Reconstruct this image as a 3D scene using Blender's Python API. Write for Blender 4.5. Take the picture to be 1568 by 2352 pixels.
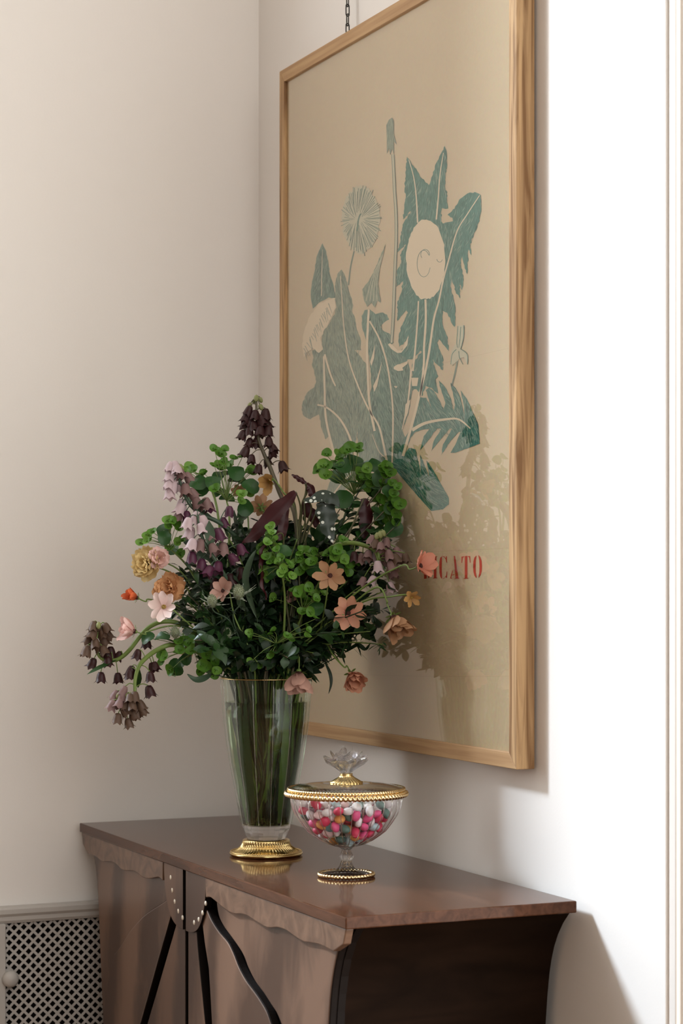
import bpy, bmesh, math, random
from mathutils import Vector, Matrix, Euler
from mathutils.geometry import tessellate_polygon
random.seed(7)
PI = math.pi
scene = bpy.context.scene
COL = scene.collection
for o in list(bpy.data.objects):
    bpy.data.objects.remove(o)

# ------------------------------------------------------------------ camera
F_PX, CX, HY, CAM_Z = 4775.0, 784.0, 1349.0, 1.434     # focal length in px of the 1568x2352 frame, horizon row
YAW = math.radians(24.02)
SN, CS = math.sin(YAW), math.cos(YAW)
cam_d = bpy.data.cameras.new('camera')
cam = bpy.data.objects.new('camera', cam_d); COL.objects.link(cam)
cam.location = (0, 0, CAM_Z); cam.rotation_euler = (PI/2, 0, -YAW)
cam_d.sensor_fit = 'VERTICAL'; cam_d.sensor_height = 36.0; cam_d.sensor_width = 24.0
cam_d.lens = F_PX/2352*36.0
cam_d.shift_y = (HY-1176)/2352
cam_d.clip_start = 0.05
cam_d.dof.use_dof = True; cam_d.dof.focus_distance = 3.62; cam_d.dof.aperture_fstop = 7.0
scene.camera = cam

# ------------------------------------------------------------------ world and daylight
world = bpy.data.worlds.new('world'); scene.world = world; world.use_nodes = True
bg = world.node_tree.nodes['Background']
bg.inputs['Color'].default_value = (1.0, 0.97, 0.925, 1); bg.inputs['Strength'].default_value = 3.5
WIN_X0, WIN_X1, WIN_Z0, WIN_Z1, WALL_T = -0.40, 0.51, 1.1, 4.3, 0.12
CEIL = 4.7
def area(name, loc, rot, sx, sy, energy, col, portal=False):
    ld = bpy.data.lights.new(name, 'AREA'); ld.shape = 'RECTANGLE'; ld.size = sx; ld.size_y = sy; ld.energy = energy; ld.color = col
    lo = bpy.data.objects.new(name, ld); COL.objects.link(lo); lo.location = loc; lo.rotation_euler = rot
    if portal: ld.cycles.is_portal = True
    return lo
# skylight in the window of the back wall, out of frame to the left
area('window_daylight', ((WIN_X0+WIN_X1)/2, 4.15+WALL_T+0.03, (WIN_Z0+WIN_Z1)/2), (-PI/2, 0, 0), WIN_X1-WIN_X0, WIN_Z1-WIN_Z0, 24, (0.88, 0.94, 1.0))
# bright sky sector shining through that window on to the picture wall
sun_d = bpy.data.lights.new('sun', 'SUN'); sun_d.energy = 4.5; sun_d.angle = math.radians(8); sun_d.color = (0.76, 0.88, 1.0)
sun = bpy.data.objects.new('sun', sun_d); COL.objects.link(sun)
sun.rotation_euler = Vector((1, -1.02, -1.08)).to_track_quat('-Z', 'Y').to_euler()
# unseen opening added behind the camera as fill, lets the world in
FRONT_Y, FR_Z0, FR_Z1 = -2.5, 1.5, 4.0
area('fill_opening_portal', (0.15, FRONT_Y, (FR_Z0+FR_Z1)/2), (PI/2, 0, 0), 3.3, FR_Z1-FR_Z0, 1.0, (1, 1, 1), True)

vs = scene.view_settings
scene.display_settings.display_device = 'sRGB'
vs.view_transform = 'Standard'; vs.look = 'None'; vs.exposure = 0.07; vs.gamma = 1.0; vs.use_curve_mapping = False
cy = scene.cycles
cy.max_bounces = 10; cy.diffuse_bounces = 4; cy.glossy_bounces = 4; cy.transmission_bounces = 8; cy.transparent_max_bounces = 32
cy.sample_clamp_indirect = 4.0

# ------------------------------------------------------------------ geometry of the view: a pixel and a plane give a point
def at_depth(px, py, D):
    lat = (px-CX)/F_PX*D
    return Vector((CS*lat+SN*D, -SN*lat+CS*D, CAM_Z-(py-HY)/F_PX*D))
def on_x(px, py, X):
    return at_depth(px, py, X/(CS*(px-CX)/F_PX+SN))
def on_y(px, py, Y):
    return at_depth(px, py, Y/(-SN*(px-CX)/F_PX+CS))
TO_CAM = Vector((-SN, -CS, 0))

# ------------------------------------------------------------------ materials
def mat(name, col, rough=0.5, metal=0.0, var=0.0, scale=8.0, bump=0.0, bscale=60.0, coat=0.0, spec=0.5, sheen=0.0, sub=0.0, stretch=(1, 1, 1)):
    m = bpy.data.materials.new(name); m.use_nodes = True
    nt = m.node_tree; p = nt.nodes['Principled BSDF']
    p.inputs['Base Color'].default_value = (*col, 1); p.inputs['Roughness'].default_value = rough
    p.inputs['Metallic'].default_value = metal; p.inputs['Coat Weight'].default_value = coat
    p.inputs['Specular IOR Level'].default_value = spec; p.inputs['Sheen Weight'].default_value = sheen
    if sub: p.inputs['Subsurface Weight'].default_value = sub; p.inputs['Subsurface Radius'].default_value = (0.004, 0.004, 0.002)
    if var or bump:
        tc = nt.nodes.new('ShaderNodeTexCoord'); mp = nt.nodes.new('ShaderNodeMapping'); mp.inputs['Scale'].default_value = stretch
        nt.links.new(tc.outputs['Object'], mp.inputs['Vector'])
    if var:
        n = nt.nodes.new('ShaderNodeTexNoise'); n.inputs['Scale'].default_value = scale; n.inputs['Detail'].default_value = 4
        nt.links.new(mp.outputs['Vector'], n.inputs['Vector'])
        mix = nt.nodes.new('ShaderNodeMix'); mix.data_type = 'RGBA'
        mix.inputs['A'].default_value = (*[c*(1-var) for c in col], 1); mix.inputs['B'].default_value = (*[min(1, c*(1+var)) for c in col], 1)
        nt.links.new(n.outputs['Fac'], mix.inputs['Factor']); nt.links.new(mix.outputs['Result'], p.inputs['Base Color'])
    if bump:
        n2 = nt.nodes.new('ShaderNodeTexNoise'); n2.inputs['Scale'].default_value = bscale; n2.inputs['Detail'].default_value = 3
        nt.links.new(mp.outputs['Vector'], n2.inputs['Vector'])
        b = nt.nodes.new('ShaderNodeBump'); b.inputs['Strength'].default_value = bump; b.inputs['Distance'].default_value = 0.002
        nt.links.new(n2.outputs['Fac'], b.inputs['Height']); nt.links.new(b.outputs['Normal'], p.inputs['Normal'])
    return m

def wood(name, c1, c2, rough=0.4, coat=0.0, scale=6.0, stretch=(1, 1, 1), dist=3.0, ring=True, wscale=3.0, spec=0.5, lo=0.28, hi=0.75):
    m = bpy.data.materials.new(name); m.use_nodes = True
    nt = m.node_tree; p = nt.nodes['Principled BSDF']; L = nt.links.new
    tc = nt.nodes.new('ShaderNodeTexCoord'); mp = nt.nodes.new('ShaderNodeMapping'); mp.inputs['Scale'].default_value = stretch
    L(tc.outputs['Object'], mp.inputs['Vector'])
    n = nt.nodes.new('ShaderNodeTexNoise'); n.inputs['Scale'].default_value = scale; n.inputs['Detail'].default_value = 7; n.inputs['Distortion'].default_value = dist
    L(mp.outputs['Vector'], n.inputs['Vector'])
    fac = n.outputs['Fac']
    if ring:
        w = nt.nodes.new('ShaderNodeTexWave'); w.wave_type = 'BANDS'; w.bands_direction = 'DIAGONAL'
        w.inputs['Scale'].default_value = wscale; w.inputs['Distortion'].default_value = 7; w.inputs['Detail'].default_value = 3; w.inputs['Detail Scale'].default_value = 1.2
        L(mp.outputs['Vector'], w.inputs['Vector'])
        mx = nt.nodes.new('ShaderNodeMath'); mx.operation = 'MULTIPLY_ADD'; mx.inputs[1].default_value = 0.5
        mul = nt.nodes.new('ShaderNodeMath'); mul.operation = 'MULTIPLY'; mul.inputs[1].default_value = 0.5
        L(n.outputs['Fac'], mul.inputs[0]); L(w.outputs['Fac'], mx.inputs[0]); L(mul.outputs[0], mx.inputs[2]); fac = mx.outputs[0]
    r = nt.nodes.new('ShaderNodeValToRGB'); r.color_ramp.elements[0].position = lo; r.color_ramp.elements[1].position = hi
    r.color_ramp.elements[0].color = (*c1, 1); r.color_ramp.elements[1].color = (*c2, 1)
    L(fac, r.inputs['Fac']); L(r.outputs['Color'], p.inputs['Base Color'])
    p.inputs['Roughness'].default_value = rough; p.inputs['Coat Weight'].default_value = coat; p.inputs['Coat Roughness'].default_value = 0.08
    p.inputs['Specular IOR Level'].default_value = spec
    return m

def thin_glass(name, tint=(1, 1, 1), f0=0.04, rough=0.0, boost=1.0):
    """Clear glass whose surface reflects by its angle and lets the rest straight through."""
    m = bpy.data.materials.new(name); m.use_nodes = True
    nt = m.node_tree; L = nt.links.new; nt.nodes.clear()
    out = nt.nodes.new('ShaderNodeOutputMaterial')
    tr = nt.nodes.new('ShaderNodeBsdfTransparent'); tr.inputs['Color'].default_value = (*tint, 1)
    gl = nt.nodes.new('ShaderNodeBsdfGlossy'); gl.inputs['Roughness'].default_value = rough; gl.inputs['Color'].default_value = (1, 1, 1, 1)
    lw = nt.nodes.new('ShaderNodeLayerWeight'); lw.inputs['Blend'].default_value = 0.5
    pw = nt.nodes.new('ShaderNodeMath'); pw.operation = 'POWER'; pw.inputs[1].default_value = 5.0
    ma = nt.nodes.new('ShaderNodeMath'); ma.operation = 'MULTIPLY_ADD'; ma.inputs[1].default_value = (1-f0)*boost; ma.inputs[2].default_value = f0*boost
    ma.use_clamp = True
    L(lw.outputs['Facing'], pw.inputs[0]); L(pw.outputs[0], ma.inputs[0])
    mx = nt.nodes.new('ShaderNodeMixShader'); L(ma.outputs[0], mx.inputs['Fac']); L(tr.outputs[0], mx.inputs[1]); L(gl.outputs[0], mx.inputs[2])
    L(mx.outputs[0], out.inputs['Surface'])
    return m
def solid_glass(name, col=(1, 1, 1), ior=1.5, clear=0.0):
    m = bpy.data.materials.new(name); m.use_nodes = True
    nt = m.node_tree; nt.nodes.clear(); out = nt.nodes.new('ShaderNodeOutputMaterial')
    g = nt.nodes.new('ShaderNodeBsdfGlass'); g.inputs['Color'].default_value = (*col, 1); g.inputs['IOR'].default_value = ior; g.inputs['Roughness'].default_value = 0.0
    t = nt.nodes.new('ShaderNodeBsdfTransparent'); mx = nt.nodes.new('ShaderNodeMixShader'); mx.inputs['Fac'].default_value = clear
    nt.links.new(g.outputs[0], mx.inputs[1]); nt.links.new(t.outputs[0], mx.inputs[2]); nt.links.new(mx.outputs[0], out.inputs['Surface']); return m

def leafy(name, col, rough=0.45, var=0.25, trans=0.18):
    """Petal or leaf: principled with some light coming through."""
    m = mat(name, col, rough, var=var, scale=60, spec=0.35)
    nt = m.node_tree; p = nt.nodes['Principled BSDF']; out = nt.nodes['Material Output']; L = nt.links.new
    t = nt.nodes.new('ShaderNodeBsdfTranslucent'); t.inputs['Color'].default_value = (*[min(1, c*1.1) for c in col], 1)
    mx = nt.nodes.new('ShaderNodeMixShader'); mx.inputs['Fac'].default_value = trans
    L(p.outputs[0], mx.inputs[1]); L(t.outputs[0], mx.inputs[2]); L(mx.outputs[0], out.inputs['Surface'])
    return m

M_ = {}
M_['wall'] = mat('wall_paint', (0.85, 0.822, 0.788), 0.85, var=0.012, scale=3, bump=0.06, bscale=220, spec=0.2)
M_['trim'] = mat('trim_paint', (0.78, 0.735, 0.685), 0.55, var=0.01, spec=0.3)
M_['wall_far'] = mat('far_wall_brown', (0.20, 0.15, 0.105), 0.8, var=0.05, spec=0.1)  # made-up dark brown for the unseen left wall, to cut its fill
M_['fill_cut_wood'] = wood('dark_fill_cut_wood', (0.03, 0.016, 0.01), (0.06, 0.034, 0.02), 0.5, stretch=(1, 1, 0.2))  # invented dark panelling that cuts light from low directions
M_['ceiling'] = mat('ceiling_paint', (0.82, 0.80, 0.77), 0.9, spec=0.1)
M_['floor'] = wood('floor_oak', (0.14, 0.075, 0.035), (0.26, 0.15, 0.08), 0.4, stretch=(1, 8, 1))
M_['white_paint'] = mat('white_gloss_paint', (0.50, 0.475, 0.445), 0.45, var=0.02, spec=0.4)
M_['cavity_shade'] = mat('dark_cavity_shade', (0.008, 0.006, 0.005), 0.9, spec=0.05)
M_['oak_v'] = wood('oak_frame_upright', (0.235, 0.122, 0.05), (0.56, 0.36, 0.18), 0.55, scale=70, stretch=(1, 1, 0.05), dist=1.0, ring=False, lo=0.36, hi=0.62, spec=0.3)
M_['oak_h'] = wood('oak_frame_rail', (0.36, 0.205, 0.095), (0.55, 0.36, 0.185), 0.55, scale=110, stretch=(1, 0.035, 1), dist=0.4, ring=False, spec=0.3)
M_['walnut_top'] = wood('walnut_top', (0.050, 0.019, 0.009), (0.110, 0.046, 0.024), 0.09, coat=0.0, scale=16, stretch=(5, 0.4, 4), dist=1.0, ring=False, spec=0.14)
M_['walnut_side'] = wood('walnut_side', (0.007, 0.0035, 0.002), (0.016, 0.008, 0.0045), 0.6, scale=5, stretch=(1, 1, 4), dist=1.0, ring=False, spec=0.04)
M_['walnut_front'] = wood('walnut_front', (0.058, 0.026, 0.014), (0.165, 0.090, 0.056), 0.36, coat=0.1, scale=20, stretch=(1, 1, 0.35), dist=1.6, wscale=2.2, lo=0.34, hi=0.66)
M_['walnut_burl'] = wood('walnut_burl', (0.075, 0.035, 0.019), (0.205, 0.115, 0.070), 0.36, coat=0.1, scale=14, stretch=(1, 1, 1), dist=3, ring=False)
M_['walnut_dark'] = wood('walnut_dark', (0.055, 0.025, 0.014), (0.125, 0.064, 0.037), 0.38, coat=0.05, scale=18, stretch=(1, 1, 0.25), dist=2, lo=0.34, hi=0.66)
M_['ebony'] = mat('ebony_ground', (0.008, 0.005, 0.004), 0.5, spec=0.12)
M_['pearl'] = mat('pearl_inlay', (0.80, 0.72, 0.60), 0.25)
M_['gold'] = mat('gilt_metal', (0.76, 0.57, 0.26), 0.18, metal=1.0)
M_['gold_pale'] = mat('gilt_metal_pale', (0.86, 0.66, 0.36), 0.2, metal=1.0)
M_['iron'] = mat('blackened_iron', (0.03, 0.028, 0.026), 0.45, metal=0.6)
M_['pane'] = thin_glass('picture_glass', f0=0.045)
M_['vase_glass'] = thin_glass('vase_glass', (0.93, 0.965, 0.94), f0=0.035, boost=1.0)
M_['bowl_glass'] = thin_glass('bowl_glass', (0.985, 0.985, 0.99), f0=0.045, boost=1.1)
M_['vase_edge'] = thin_glass('vase_edge', (0.93, 0.96, 0.94), f0=0.22, rough=0.1)
M_['cut_edge'] = thin_glass('cut_edge', (0.95, 0.95, 0.96), f0=0.55, rough=0.15)
M_['lid_glass'] = thin_glass('lid_glass', (0.90, 0.90, 0.88), f0=0.16, boost=1.3)
M_['crystal'] = solid_glass('crystal', (0.99, 0.99, 1.0), 1.5, 0.45)
M_['water'] = solid_glass('vase_water', (0.86, 0.92, 0.80), 1.33, 0.0)
# plants
M_['bell_plum'] = leafy('bell_plum', (0.036, 0.010, 0.010), 0.5)
M_['bell_brown'] = leafy('bell_brown', (0.105, 0.062, 0.040), 0.55)
M_['bell_mauve'] = leafy('bell_mauve', (0.52, 0.40, 0.42), 0.55)
M_['bell_pink'] = leafy('bell_dusty_pink', (0.21, 0.125, 0.118), 0.55)
M_['bell_purple'] = leafy('bell_purple', (0.085, 0.022, 0.050), 0.45)
M_['bud_green'] = leafy('bud_green', (0.24, 0.26, 0.10), 0.5)
M_['stem'] = leafy('stem_green', (0.145, 0.215, 0.052), 0.4, trans=0.05)
M_['stem_dark'] = leafy('stem_dark_green', (0.016, 0.034, 0.010), 0.45, trans=0.05)
M_['stem_plum'] = leafy('stem_brownish', (0.11, 0.095, 0.06), 0.45, trans=0.05)
M_['stem_red'] = leafy('stem_red', (0.10, 0.02, 0.02), 0.45, trans=0.05)
M_['bract'] = leafy('spurge_bract', (0.075, 0.190, 0.018), 0.45, trans=0.2)
M_['bract_pale'] = leafy('spurge_bract_pale', (0.125, 0.265, 0.036), 0.45, trans=0.2)
M_['spurge_leaf'] = leafy('spurge_leaf', (0.022, 0.078, 0.016), 0.4, trans=0.15)
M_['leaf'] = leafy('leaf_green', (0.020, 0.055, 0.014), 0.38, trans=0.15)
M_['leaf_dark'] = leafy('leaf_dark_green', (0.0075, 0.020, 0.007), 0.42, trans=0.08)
M_['leaf_grey'] = leafy('leaf_grey_green', (0.050, 0.085, 0.050), 0.45, trans=0.1)
M_['petal_peach'] = leafy('petal_peach', (0.60, 0.30, 0.195), 0.55, var=0.15, trans=0.25)
M_['petal_tan'] = leafy('petal_tan', (0.42, 0.235, 0.125), 0.55, var=0.15, trans=0.25)
M_['petal_coral'] = leafy('petal_coral', (0.66, 0.28, 0.19), 0.55, var=0.15, trans=0.25)
M_['petal_pink'] = leafy('petal_pink', (0.74, 0.50, 0.45), 0.55, var=0.12, trans=0.25)
M_['petal_blush'] = leafy('petal_blush', (0.80, 0.64, 0.60), 0.55, var=0.1, trans=0.25)
M_['petal_orange'] = leafy('petal_orange', (0.60, 0.13, 0.045), 0.55, var=0.2, trans=0.25)
M_['petal_dusty'] = leafy('petal_dusty_pink', (0.52, 0.31, 0.25), 0.55, var=0.15, trans=0.25)
M_['petal_yellow'] = leafy('petal_yellow', (0.66, 0.50, 0.235), 0.6, var=0.15, trans=0.25)
M_['petal_apricot'] = leafy('petal_apricot', (0.66, 0.37, 0.18), 0.6, var=0.15, trans=0.25)
M_['petal_ochre'] = leafy('petal_ochre', (0.42, 0.24, 0.08), 0.6, var=0.2, trans=0.2)
def petal_grade(key, inner, k=0.45):
    m = M_[key]; nt = m.node_tree; L = nt.links.new; p = nt.nodes['Principled BSDF']
    tc = nt.nodes.new('ShaderNodeTexCoord'); sx = nt.nodes.new('ShaderNodeSeparateXYZ'); L(tc.outputs['Object'], sx.inputs[0])
    mr = nt.nodes.new('ShaderNodeMapRange'); mr.inputs['From Min'].default_value = 0.1; mr.inputs['From Max'].default_value = 0.62; mr.inputs['To Min'].default_value = 1.0; mr.inputs['To Max'].default_value = 0.0
    L(sx.outputs['X'], mr.inputs['Value'])
    n = nt.nodes.new('ShaderNodeTexNoise'); n.inputs['Scale'].default_value = 3.0; mp = nt.nodes.new('ShaderNodeMapping'); mp.inputs['Scale'].default_value = (0.6, 9, 1)
    L(tc.outputs['Object'], mp.inputs['Vector']); L(mp.outputs['Vector'], n.inputs['Vector'])
    mu = nt.nodes.new('ShaderNodeMath'); mu.operation = 'MULTIPLY'; L(mr.outputs['Result'], mu.inputs[0]); L(n.outputs['Fac'], mu.inputs[1])
    m2 = nt.nodes.new('ShaderNodeMath'); m2.operation = 'MULTIPLY'; m2.inputs[1].default_value = 2*k; m2.use_clamp = True; L(mu.outputs[0], m2.inputs[0])
    mx = nt.nodes.new('ShaderNodeMix'); mx.data_type = 'RGBA'; mx.inputs['B'].default_value = (*inner, 1)
    src = p.inputs['Base Color'].links[0].from_socket; L(src, mx.inputs['A']); L(m2.outputs[0], mx.inputs['Factor']); L(mx.outputs['Result'], p.inputs['Base Color'])
for key, inner in (('petal_peach', (0.42, 0.10, 0.07)), ('petal_tan', (0.28, 0.11, 0.05)), ('petal_coral', (0.42, 0.10, 0.06)), ('petal_blush', (0.62, 0.36, 0.34)), ('petal_dusty', (0.30, 0.13, 0.10)), ('petal_pink', (0.60, 0.30, 0.26)), ('petal_orange', (0.35, 0.05, 0.02)), ('petal_ochre', (0.2, 0.09, 0.03))): petal_grade(key, inner, 0.6)
M_['eye'] = mat('flower_eye', (0.06, 0.015, 0.01), 0.6, bump=0.5, bscale=500)
M_['eye_yellow'] = mat('flower_eye_yellow', (0.35, 0.22, 0.04), 0.6, bump=0.5, bscale=500)
M_['thistle'] = leafy('thistle_cone', (0.20, 0.23, 0.14), 0.55, trans=0.05)
M_['thistle_bract'] = leafy('thistle_bract', (0.33, 0.37, 0.30), 0.5, trans=0.1)
M_['begonia_red'] = leafy('begonia_underside', (0.038, 0.004, 0.006), 0.42, trans=0.1)
M_['begonia_bract'] = leafy('begonia_stem', (0.10, 0.10, 0.045), 0.45)
def spotted():
    m = leafy('begonia_upper', (0.018, 0.032, 0.020), 0.35, trans=0.05)
    nt = m.node_tree; L = nt.links.new; p = nt.nodes['Principled BSDF']
    tc = nt.nodes.new('ShaderNodeTexCoord'); v = nt.nodes.new('ShaderNodeTexVoronoi'); v.inputs['Scale'].default_value = 95; v.inputs['Randomness'].default_value = 0.8
    L(tc.outputs['Object'], v.inputs['Vector'])
    r = nt.nodes.new('ShaderNodeValToRGB'); r.color_ramp.elements[0].position = 0.27; r.color_ramp.elements[1].position = 0.31
    r.color_ramp.elements[0].color = (0.62, 0.66, 0.60, 1); r.color_ramp.elements[1].color = (0.018, 0.032, 0.020, 1)
    L(v.outputs['Distance'], r.inputs['Fac']); L(r.outputs['Color'], p.inputs['Base Color']); return m
M_['begonia_top'] = spotted()
for k, c in dict(pink=(0.84, 0.12, 0.30), red=(0.72, 0.05, 0.13), white=(0.86, 0.82, 0.83), teal=(0.16, 0.38, 0.40), mint=(0.55, 0.74, 0.78), orange=(0.80, 0.36, 0.10), blush=(0.86, 0.62, 0.62), green=(0.10, 0.20, 0.17)).items():
    M_['candy_'+k] = mat('candy_'+k, c, 0.45, var=0.06, scale=200, sub=0.0)
# poster
def poster_mat():
    m = mat('poster_paper', (0.60, 0.475, 0.315), 0.8, spec=0.1)
    nt = m.node_tree; L = nt.links.new; p = nt.nodes['Principled BSDF']
    tc = nt.nodes.new('ShaderNodeTexCoord')
    n = nt.nodes.new('ShaderNodeTexNoise'); n.inputs['Scale'].default_value = 3.5; n.inputs['Detail'].default_value = 8; n.inputs['Roughness'].default_value = 0.65
    f = nt.nodes.new('ShaderNodeTexNoise'); f.inputs['Scale'].default_value = 160; f.inputs['Detail'].default_value = 2
    L(tc.outputs['Object'], n.inputs['Vector']); L(tc.outputs['Object'], f.inputs['Vector'])
    mx = nt.nodes.new('ShaderNodeMix'); mx.data_type = 'RGBA'; mx.inputs['A'].default_value = (0.52, 0.41, 0.255, 1); mx.inputs['B'].default_value = (0.60, 0.48, 0.31, 1)
    L(n.outputs['Fac'], mx.inputs['Factor'])
    m2 = nt.nodes.new('ShaderNodeMix'); m2.data_type = 'RGBA'; m2.blend_type = 'MULTIPLY'; m2.inputs['Factor'].default_value = 0.16
    L(mx.outputs['Result'], m2.inputs['A']); L(f.outputs['Color'], m2.inputs['B']); L(m2.outputs['Result'], p.inputs['Base Color'])
    return m
M_['paper'] = poster_mat()
M_['paper_pale'] = mat('poster_pale_print', (0.62, 0.51, 0.35), 0.8, var=0.04, spec=0.1)
def ink(name, c1, c2, scale=80, stretch=(1, 9, 0.9)):
    m = mat(name, c1, 0.8, spec=0.1); nt = m.node_tree; L = nt.links.new; p = nt.nodes['Principled BSDF']
    tc = nt.nodes.new('ShaderNodeTexCoord'); mp = nt.nodes.new('ShaderNodeMapping'); mp.inputs['Scale'].default_value = stretch; mp.inputs['Rotation'].default_value = (0.2, 0, 0)
    n = nt.nodes.new('ShaderNodeTexNoise'); n.inputs['Scale'].default_value = scale; n.inputs['Detail'].default_value = 5; n.inputs['Distortion'].default_value = 0.8
    L(tc.outputs['Object'], mp.inputs['Vector']); L(mp.outputs['Vector'], n.inputs['Vector'])
    r = nt.nodes.new('ShaderNodeValToRGB'); r.color_ramp.elements[0].position = 0.40; r.color_ramp.elements[1].position = 0.62
    r.color_ramp.elements[0].color = (*c1, 1); r.color_ramp.elements[1].color = (*c2, 1)
    L(n.outputs['Fac'], r.inputs['Fac']); L(r.outputs['Color'], p.inputs['Base Color']); return m
M_['ink_dark'] = ink('ink_deep_green', (0.012, 0.100, 0.076), (0.095, 0.235, 0.175))
M_['ink_mid'] = ink('ink_mid_green', (0.045, 0.135, 0.102), (0.190, 0.280, 0.200))
M_['ink_pale'] = ink('ink_pale_green', (0.095, 0.150, 0.110), (0.310, 0.335, 0.225))
M_['ink_line'] = mat('ink_line_green', (0.15, 0.20, 0.145), 0.8, spec=0.1)
M_['ink_red'] = mat('ink_brick_red', (0.40, 0.045, 0.025), 0.8, var=0.15, scale=40, spec=0.1)

# ------------------------------------------------------------------ mesh helpers
BASE = {}
class MB:
    def __init__(s): s.v = []; s.f = []
    def add(s, vs_, fs_):
        o = len(s.v); s.v += [Vector(v) for v in vs_]; s.f += [tuple(i+o for i in f) for f in fs_]; return s
    def box(s, a, b):
        (x0, y0, z0), (x1, y1, z1) = a, b
        return s.add([(x0, y0, z0), (x1, y0, z0), (x1, y1, z0), (x0, y1, z0), (x0, y0, z1), (x1, y0, z1), (x1, y1, z1), (x0, y1, z1)],
                     [(0, 3, 2, 1), (4, 5, 6, 7), (0, 1, 5, 4), (1, 2, 6, 5), (2, 3, 7, 6), (3, 0, 4, 7)])
    def tube(s, pts, rad, n=6, cap=True):
        pts = [Vector(p) for p in pts]; k = len(pts)
        if not hasattr(rad, '__len__'): rad = [rad]*k
        t0 = (pts[1]-pts[0]).normalized(); up = Vector((0, 0, 1)) if abs(t0.z) < 0.9 else Vector((1, 0, 0))
        nrm = t0.cross(up).normalized(); vs_ = []; fs_ = []
        for i in range(k):
            t = (pts[min(i+1, k-1)]-pts[max(i-1, 0)])
            t = t.normalized() if t.length > 1e-9 else t0
            nrm = (nrm-t*nrm.dot(t))
            nrm = nrm.normalized() if nrm.length > 1e-6 else t.orthogonal().normalized()
            b = t.cross(nrm)
            for j in range(n):
                a = 2*PI*j/n; vs_.append(pts[i]+(nrm*math.cos(a)+b*math.sin(a))*rad[i])
        for i in range(k-1):
            for j in range(n):
                fs_.append((i*n+j, i*n+(j+1) % n, (i+1)*n+(j+1) % n, (i+1)*n+j))
        if cap: fs_ += [tuple(range(n-1, -1, -1)), tuple(range((k-1)*n, k*n))]
        return s.add(vs_, fs_)
    def lathe(s, prof, n, c=(0, 0, 0), mod=None, close=False):
        """prof: (r, z) list; mod(angle, i) scales the radius."""
        c = Vector(c); vs_ = []; fs_ = []; k = len(prof)
        for i, (r, z) in enumerate(prof):
            for j in range(n):
                a = 2*PI*j/n; q = r*(mod(a, i) if mod else 1)
                vs_.append(c+Vector((q*math.cos(a), q*math.sin(a), z)))
        rng = k if close else k-1
        for i in range(rng):
            i2 = (i+1) % k
            for j in range(n): fs_.append((i*n+j, i*n+(j+1) % n, i2*n+(j+1) % n, i2*n+j))
        if not close:
            if prof[0][0] > 1e-5: fs_.append(tuple(range(n-1, -1, -1)))
            if prof[-1][0] > 1e-5: fs_.append(tuple(range((k-1)*n, k*n)))
        return s.add(vs_, fs_)
    def grid(s, fn, nu, nv):
        vs_ = [fn(i/nu, j/nv) for j in range(nv+1) for i in range(nu+1)]
        fs_ = [(j*(nu+1)+i, j*(nu+1)+i+1, (j+1)*(nu+1)+i+1, (j+1)*(nu+1)+i) for j in range(nv) for i in range(nu)]
        return s.add(vs_, fs_)
    def prism(s, poly3, off, tri=False):
        """a flat outline (3D points) given thickness along the vector off"""
        n = len(poly3); poly3 = [Vector(p) for p in poly3]; off = Vector(off)
        vs_ = poly3+[p+off for p in poly3]
        if tri: tr = tessellate_polygon([poly3]); caps = [tuple(t) for t in tr]+[tuple(i+n for i in reversed(t)) for t in tr]
        else: caps = [tuple(range(n)), tuple(range(2*n-1, n-1, -1))]
        fs_ = caps+[(i, (i+1) % n, (i+1) % n+n, i+n) for i in range(n)]
        return s.add(vs_, fs_)
    def ball(s, c, r, nu=10, nv=6, sc=(1, 1, 1)):
        c = Vector(c); vs_ = [c+Vector((0, 0, -r*sc[2]))]
        for i in range(1, nv):
            p = -PI/2+PI*i/nv
            for j in range(nu):
                a = 2*PI*j/nu; vs_.append(c+Vector((r*sc[0]*math.cos(p)*math.cos(a), r*sc[1]*math.cos(p)*math.sin(a), r*sc[2]*math.sin(p))))
        vs_.append(c+Vector((0, 0, r*sc[2]))); e = len(vs_)-1; fs_ = []
        for j in range(nu): fs_.append((0, 1+(j+1) % nu, 1+j)); fs_.append((e, 1+(nv-2)*nu+j, 1+(nv-2)*nu+(j+1) % nu))
        for i in range(nv-2):
            for j in range(nu): fs_.append((1+i*nu+j, 1+i*nu+(j+1) % nu, 1+(i+1)*nu+(j+1) % nu, 1+(i+1)*nu+j))
        return s.add(vs_, fs_)
    def mesh(s, name, base=Vector((0, 0, 0)), smooth=True, fix=True):
        me = bpy.data.meshes.new(name); me.from_pydata([tuple(v-base) for v in s.v], [], s.f)
        if fix:
            bm = bmesh.new(); bm.from_mesh(me); bmesh.ops.recalc_face_normals(bm, faces=bm.faces); bm.to_mesh(me); bm.free()
        me.polygons.foreach_set('use_smooth', [smooth]*len(me.polygons)); me.update(); return me

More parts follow.
